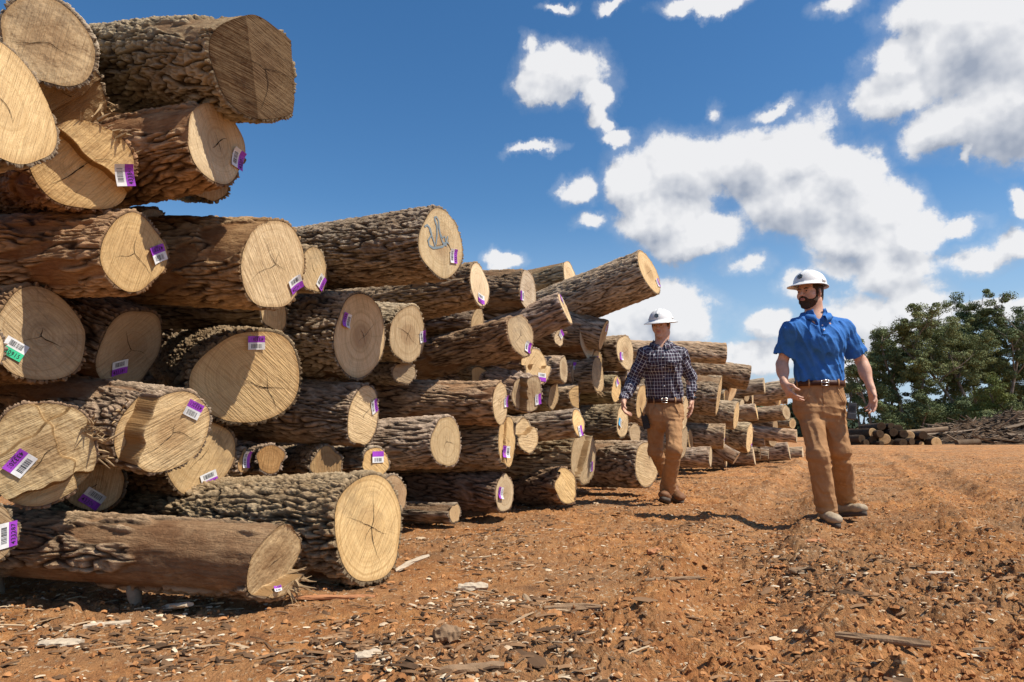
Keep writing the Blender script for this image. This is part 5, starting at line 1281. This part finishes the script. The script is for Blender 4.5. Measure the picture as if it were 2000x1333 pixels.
    for j in range(rows + 1):
        q = j / rows * math.pi / 2
        for i in range(n):
            a = 2 * math.pi * i / n; ca, sa = math.cos(a), math.sin(a); rd = math.cos(q) ** .8
            z = .108 * math.sin(q) + .004 * (abs(sa) < .16) * (q > .5) * (ca > -.95)
            Vh.append(hc + (Fq * ca * .132 * rd + Rh * sa * .112 * rd + Uq * z) * HS)
    hd_n = len(Vh)
    for (ex, dz) in ((1.0, -.006), (.5, -.012), (1.0, -.014), (1.0, -.019), (.5, -.017), (0, -.008)):
        for i in range(n):
            a = 2 * math.pi * i / n; ca, sa = math.cos(a), math.sin(a)
            bw = (.042 + .012 * max(ca, 0)) if full else (.012 + .050 * max(ca, 0) ** 1.3)
            e = (bw * ex if ex > 0 else -.004)
            drop = .25 * e * (1 + .5 * max(ca, 0))
            if dz == -.006: e = bw * .04; drop = 0
            Vh.append(hc + (Fq * ca * (.133 + e) + Rh * sa * (.113 + e) + Uq * (dz - drop + .006)) * HS)
    Fs = [(j * n + i, j * n + (i + 1) % n, (j + 1) * n + (i + 1) % n, (j + 1) * n + i) for j in range(rows) for i in range(n)]
    Fs += [((0 if j == 0 else rows + j) * n + i, (rows + 1 + j) * n + i, (rows + 1 + j) * n + (i + 1) % n, (0 if j == 0 else rows + j) * n + (i + 1) % n) for j in range(6) for i in range(n)]
    hat = put('hard_hat', np.array(Vh), Fs, WHITEP)
    # ridge, slots, emblem
    mb = MB()
    for off, w in ((0, .009), (.034, .006), (-.034, .006)):
        pts = [hc + (Fq * .132 * math.cos(q) * .99 * (1 if off == 0 else .96) + Rh * off * (abs(math.sin(q)) ** .3) + Uq * (.1085 * math.sin(abs(q)) * (1 if off == 0 else .955))) * HS for q in np.linspace(.35, math.pi - .35, 18)]
        mb.tube(pts, [w * .3] + [w] * 16 + [w * .3], 8)
    put('ridge', np.array(mb.v), mb.f, WHITEP, None, hat)
    for r in (-1, 1):
        mb = MB(); mb.box(hc + Rh * .1115 * r * HS + Uq * .016 + Fq * .0, (.038, .012, .016), 0, np.array([Fq, Rh, Uq]).T); put('accessory_slot', np.array(mb.v), mb.f, WHITEP, None, hat)
    ea = c.get('emb', 0.0); q0 = .42
    def hs(a, q, o): rd = math.cos(q) ** .8; return hc + (Fq * math.cos(a) * (.132 + o) * rd + Rh * math.sin(a) * (.112 + o) * rd + Uq * (.108 + o) * math.sin(q)) * HS
    C0 = hs(ea, q0, .004); eu = nrm(hs(ea, q0 + .05, .004) - C0); er = nrm(hs(ea + .05, q0, .004) - C0); en = np.cross(er, eu); en = en if en @ (C0 - hc) > 0 else -en
    def hexa(rad, o): return [C0 + en * o + (er * math.sin(math.pi / 3 * i) + eu * math.cos(math.pi / 3 * i)) * rad for i in range(6)]
    mb = MB(); mb.add(hexa(.021, .003) + hexa(.021, -.008), [(0, 1, 2, 3, 4, 5)] + [(i, (i + 1) % 6, 6 + (i + 1) % 6, 6 + i) for i in range(6)])
    h1, h2 = hexa(.017, .0042), hexa(.0145, .0042); mb.add(h1 + h2, [(i, (i + 1) % 6, 6 + (i + 1) % 6, 6 + i) for i in range(6)], 1)
    mb.add([C0 + en * .0042 + er * a + eu * b for a, b in ((-.009, -.007), (-.006, -.007), (0, .004), (.006, -.007), (.009, -.007), (0, .009))], [(0, 1, 2, 5), (2, 3, 4, 5)], 1)
    o = link('emblem', mesh_np('emblem', np.array(mb.v), mb.f, mb.m, None, False), [LOGO, LOGOL], hat)
    # watch
    if c.get('watch'):
        k = c['watch']; ax_ = nrm(J['w' + k] - J['e' + k]); p = J['w' + k] - ax_ * .012; u_ = nrm(np.cross(ax_, Fb)); w_ = np.cross(u_, ax_)
        mb = MB(); n = 24; Vw = []
        for (da, rr) in ((-.009, .030), (.009, .030), (.009, .0335), (-.009, .0335)):
            for i in range(n): a = 2 * math.pi * i / n; Vw.append(p + ax_ * da + (u_ * math.cos(a) + w_ * math.sin(a)) * rr)
        mb.add(Vw, [(j * n + i, j * n + (i + 1) % n, ((j + 1) % 4) * n + (i + 1) % n, ((j + 1) % 4) * n + i) for j in range(4) for i in range(n)])
        mb.tube([p + c['wdir'] * .031, p + c['wdir'] * .041], .016, 16); put('wristwatch', np.array(mb.v), mb.f, BLACKP)
    return root
# ---- the man in the blue polo
D1 = 4.98
J1 = dict(neck=at(1593, 621, 5.0), sR=at(1547, 645, 4.97), sL=at(1645, 645, 5.03), eR=at(1527, 712, 5.06), eL=at(1683, 708, 5.08),
          wR=at(1532, 750, 4.95), wL=at(1702, 762, 4.99), pel=at(1600, 768, 5.04), hR=at(1579, 790, 5.03), hL=at(1622, 790, 5.04),
          kR=at(1597, 888, 4.92), kL=at(1641, 880, 5.02), aR=at(1615, 1000, 5.05), aL=at(1654, 978, 5.38))
foot1 = at(1618, 1022, 5.0); foot1[2] = .028; foot2 = at(1660, 1006, 5.30); foot2[2] = .045
c1 = dict(J=J1, face_body=(-.12, -1, 0), face_head=(-.82, -.56, -.02), head=at(1581.5, 574.5, 5.0), tr=.170, pr=.174, hs=1.0, hatu=.068,
          handR=((.18, -.45, -.85), (1, .1, .1), (.2, -.9, .3), (.45, .5, .55, .6)), handL=((.02, -.12, -1), (-1, -.2, 0), (-.2, -1, 0), (.25, .35, .45, .5)),
          chest=at(1598, 674, 5.0), waist=at(1600, 738, 5.02), short=True, sleeve=(.66,), hem=at(1600, 747, 5.02), belt=at(1600, 752, 5.03), bl=0, hairm=HAIRM, beard=True, burn=-.02,
          shirtm=POLO, btnm=WHITEP, placket=at(1592, 655, 4.9)[2], buttons=(at(1592, 636, 4.9)[2], at(1592, 646, 4.9)[2]), thigh=.087, knee=.069, cuffr=.073,
          cuffR=at(1614, 992, 5.03), cuffL=at(1652, 973, 5.35), footR=(foot1, (-.1, -1, -.02)), footL=(foot2, (.15, -1, .16)), bootm=BOOTL, full_brim=False, hat_tilt=.06, emb=-.0)
per1 = build_person(c1, 'bearded man in a blue polo shirt and brown work trousers, wearing a white hard hat')
# ---- the man in the plaid shirt
J2 = dict(neck=at(1292, 677, 6.22), sR=at(1262, 693, 6.20), sL=at(1326, 693, 6.25), eR=at(1235, 745, 6.28), eL=at(1349, 740, 6.34),
          wR=at(1218, 782, 6.10), wL=at(1351, 780, 6.27), pel=at(1298, 792, 6.26), hR=at(1281, 806, 6.27), hL=at(1315, 806, 6.24),
          kR=at(1280, 882, 6.38), kL=at(1317, 878, 6.05), aR=at(1314, 960, 6.85), aL=at(1303, 968, 6.40))
f3 = at(1300, 980, 6.32); f3[2] = .05; f4 = at(1319, 974, 6.72); f4[2] = .05
c2 = dict(J=J2, face_body=(-.22, -1, 0), face_head=(-.50, -.85, -.14), head=at(1291, 638, 6.2), tr=.160, pr=.160, hs=.97, hsz=.97,
          handR=((-.12, -.25, -1), (.9, -.4, 0), (-.1, -1, 0), (.5, .6, .7, .75)), handL=((-.05, -.1, -1), (-1, .1, 0), (.1, -1, 0), (.2, .25, .3, .35)),
          chest=at(1295, 712, 6.2), waist=at(1298, 768, 6.24), short=False, sleeve=(1,), hem=at(1298, 781, 6.24), belt=at(1298, 785, 6.25), bl=0, hairm=HAIRL, beard=False, burn=.0, plaid=True,
          shirtm=PLAID, btnm=WHITEP, placket=at(1293, 770, 6.1)[2], buttons=tuple(at(1293, v_, 6.1)[2] for v_ in (700, 718, 736, 754)), thigh=.082, knee=.062, cuffr=.068,
          cuffR=at(1313, 946, 6.82), cuffL=at(1303, 957, 6.38), footR=(f4, (.1, -1, -.2)), footL=(f3, (-.35, -1, .22)), bootm=BOOTB, full_brim=True, hat_tilt=.02, emb=0.0, watch='L', wdir=nrm((.6, -.8, 0)), swr=.008)
per2 = build_person(c2, 'clean shaven man in a dark plaid shirt and a full brim white hard hat')
# ---- radios
def radio(p, up, fw, label, sc=1.0, body=GREYP):
    up = nrm(up); rt = nrm(np.cross(up, fw)); fw = np.cross(rt, up); B = np.array([rt, fw, up]).T
    M = Matrix([[B[i][0], B[i][1], B[i][2], p[i]] for i in range(3)] + [[0, 0, 0, 1]])
    r = empty('two_way_radio', mw=M); tag(r, label, 'radio')
    mb = MB(); mb.box((0, 0, .06 * sc), (.055 * sc, .034 * sc, .12 * sc)); mb.box((0, .004, .024 * sc), (.058 * sc, .036 * sc, .045 * sc)); o = mb.build('casing', body, r); bv = o.modifiers.new('b', 'BEVEL'); bv.width = .004; bv.segments = 2
    mb = MB(); mb.tube([(-.016 * sc, 0, .118 * sc), (-.016 * sc, 0, .16 * sc), (-.016 * sc, 0, .20 * sc)], [.006, .005, .003], 8); mb.build('antenna', BLACKP, r)
    mb = MB(); mb.tube([(.012 * sc, 0, .118 * sc), (.012 * sc, 0, .132 * sc)], .007, 10); mb.build('knob', BLACKP, r)
    mb = MB(); [mb.box((0, .0185 * sc, (.062 + .007 * i) * sc), (.036 * sc, .002, .003)) for i in range(6)]; mb.build('speaker_grille', BLACKP, r)
    return r
radio(at(1662, 820, 4.93), (.16, 0, 1), (-.3, -1, 0), 'grey two way radio clipped to the blue shirted man\'s belt', 1.0)
rr_ = radio(at(1264, 838, 6.22), (-.22, 0, 1), (-.3, -1, 0), 'black two way radio in a holster hanging at the plaid man\'s hip', 1.0, BLACKP)
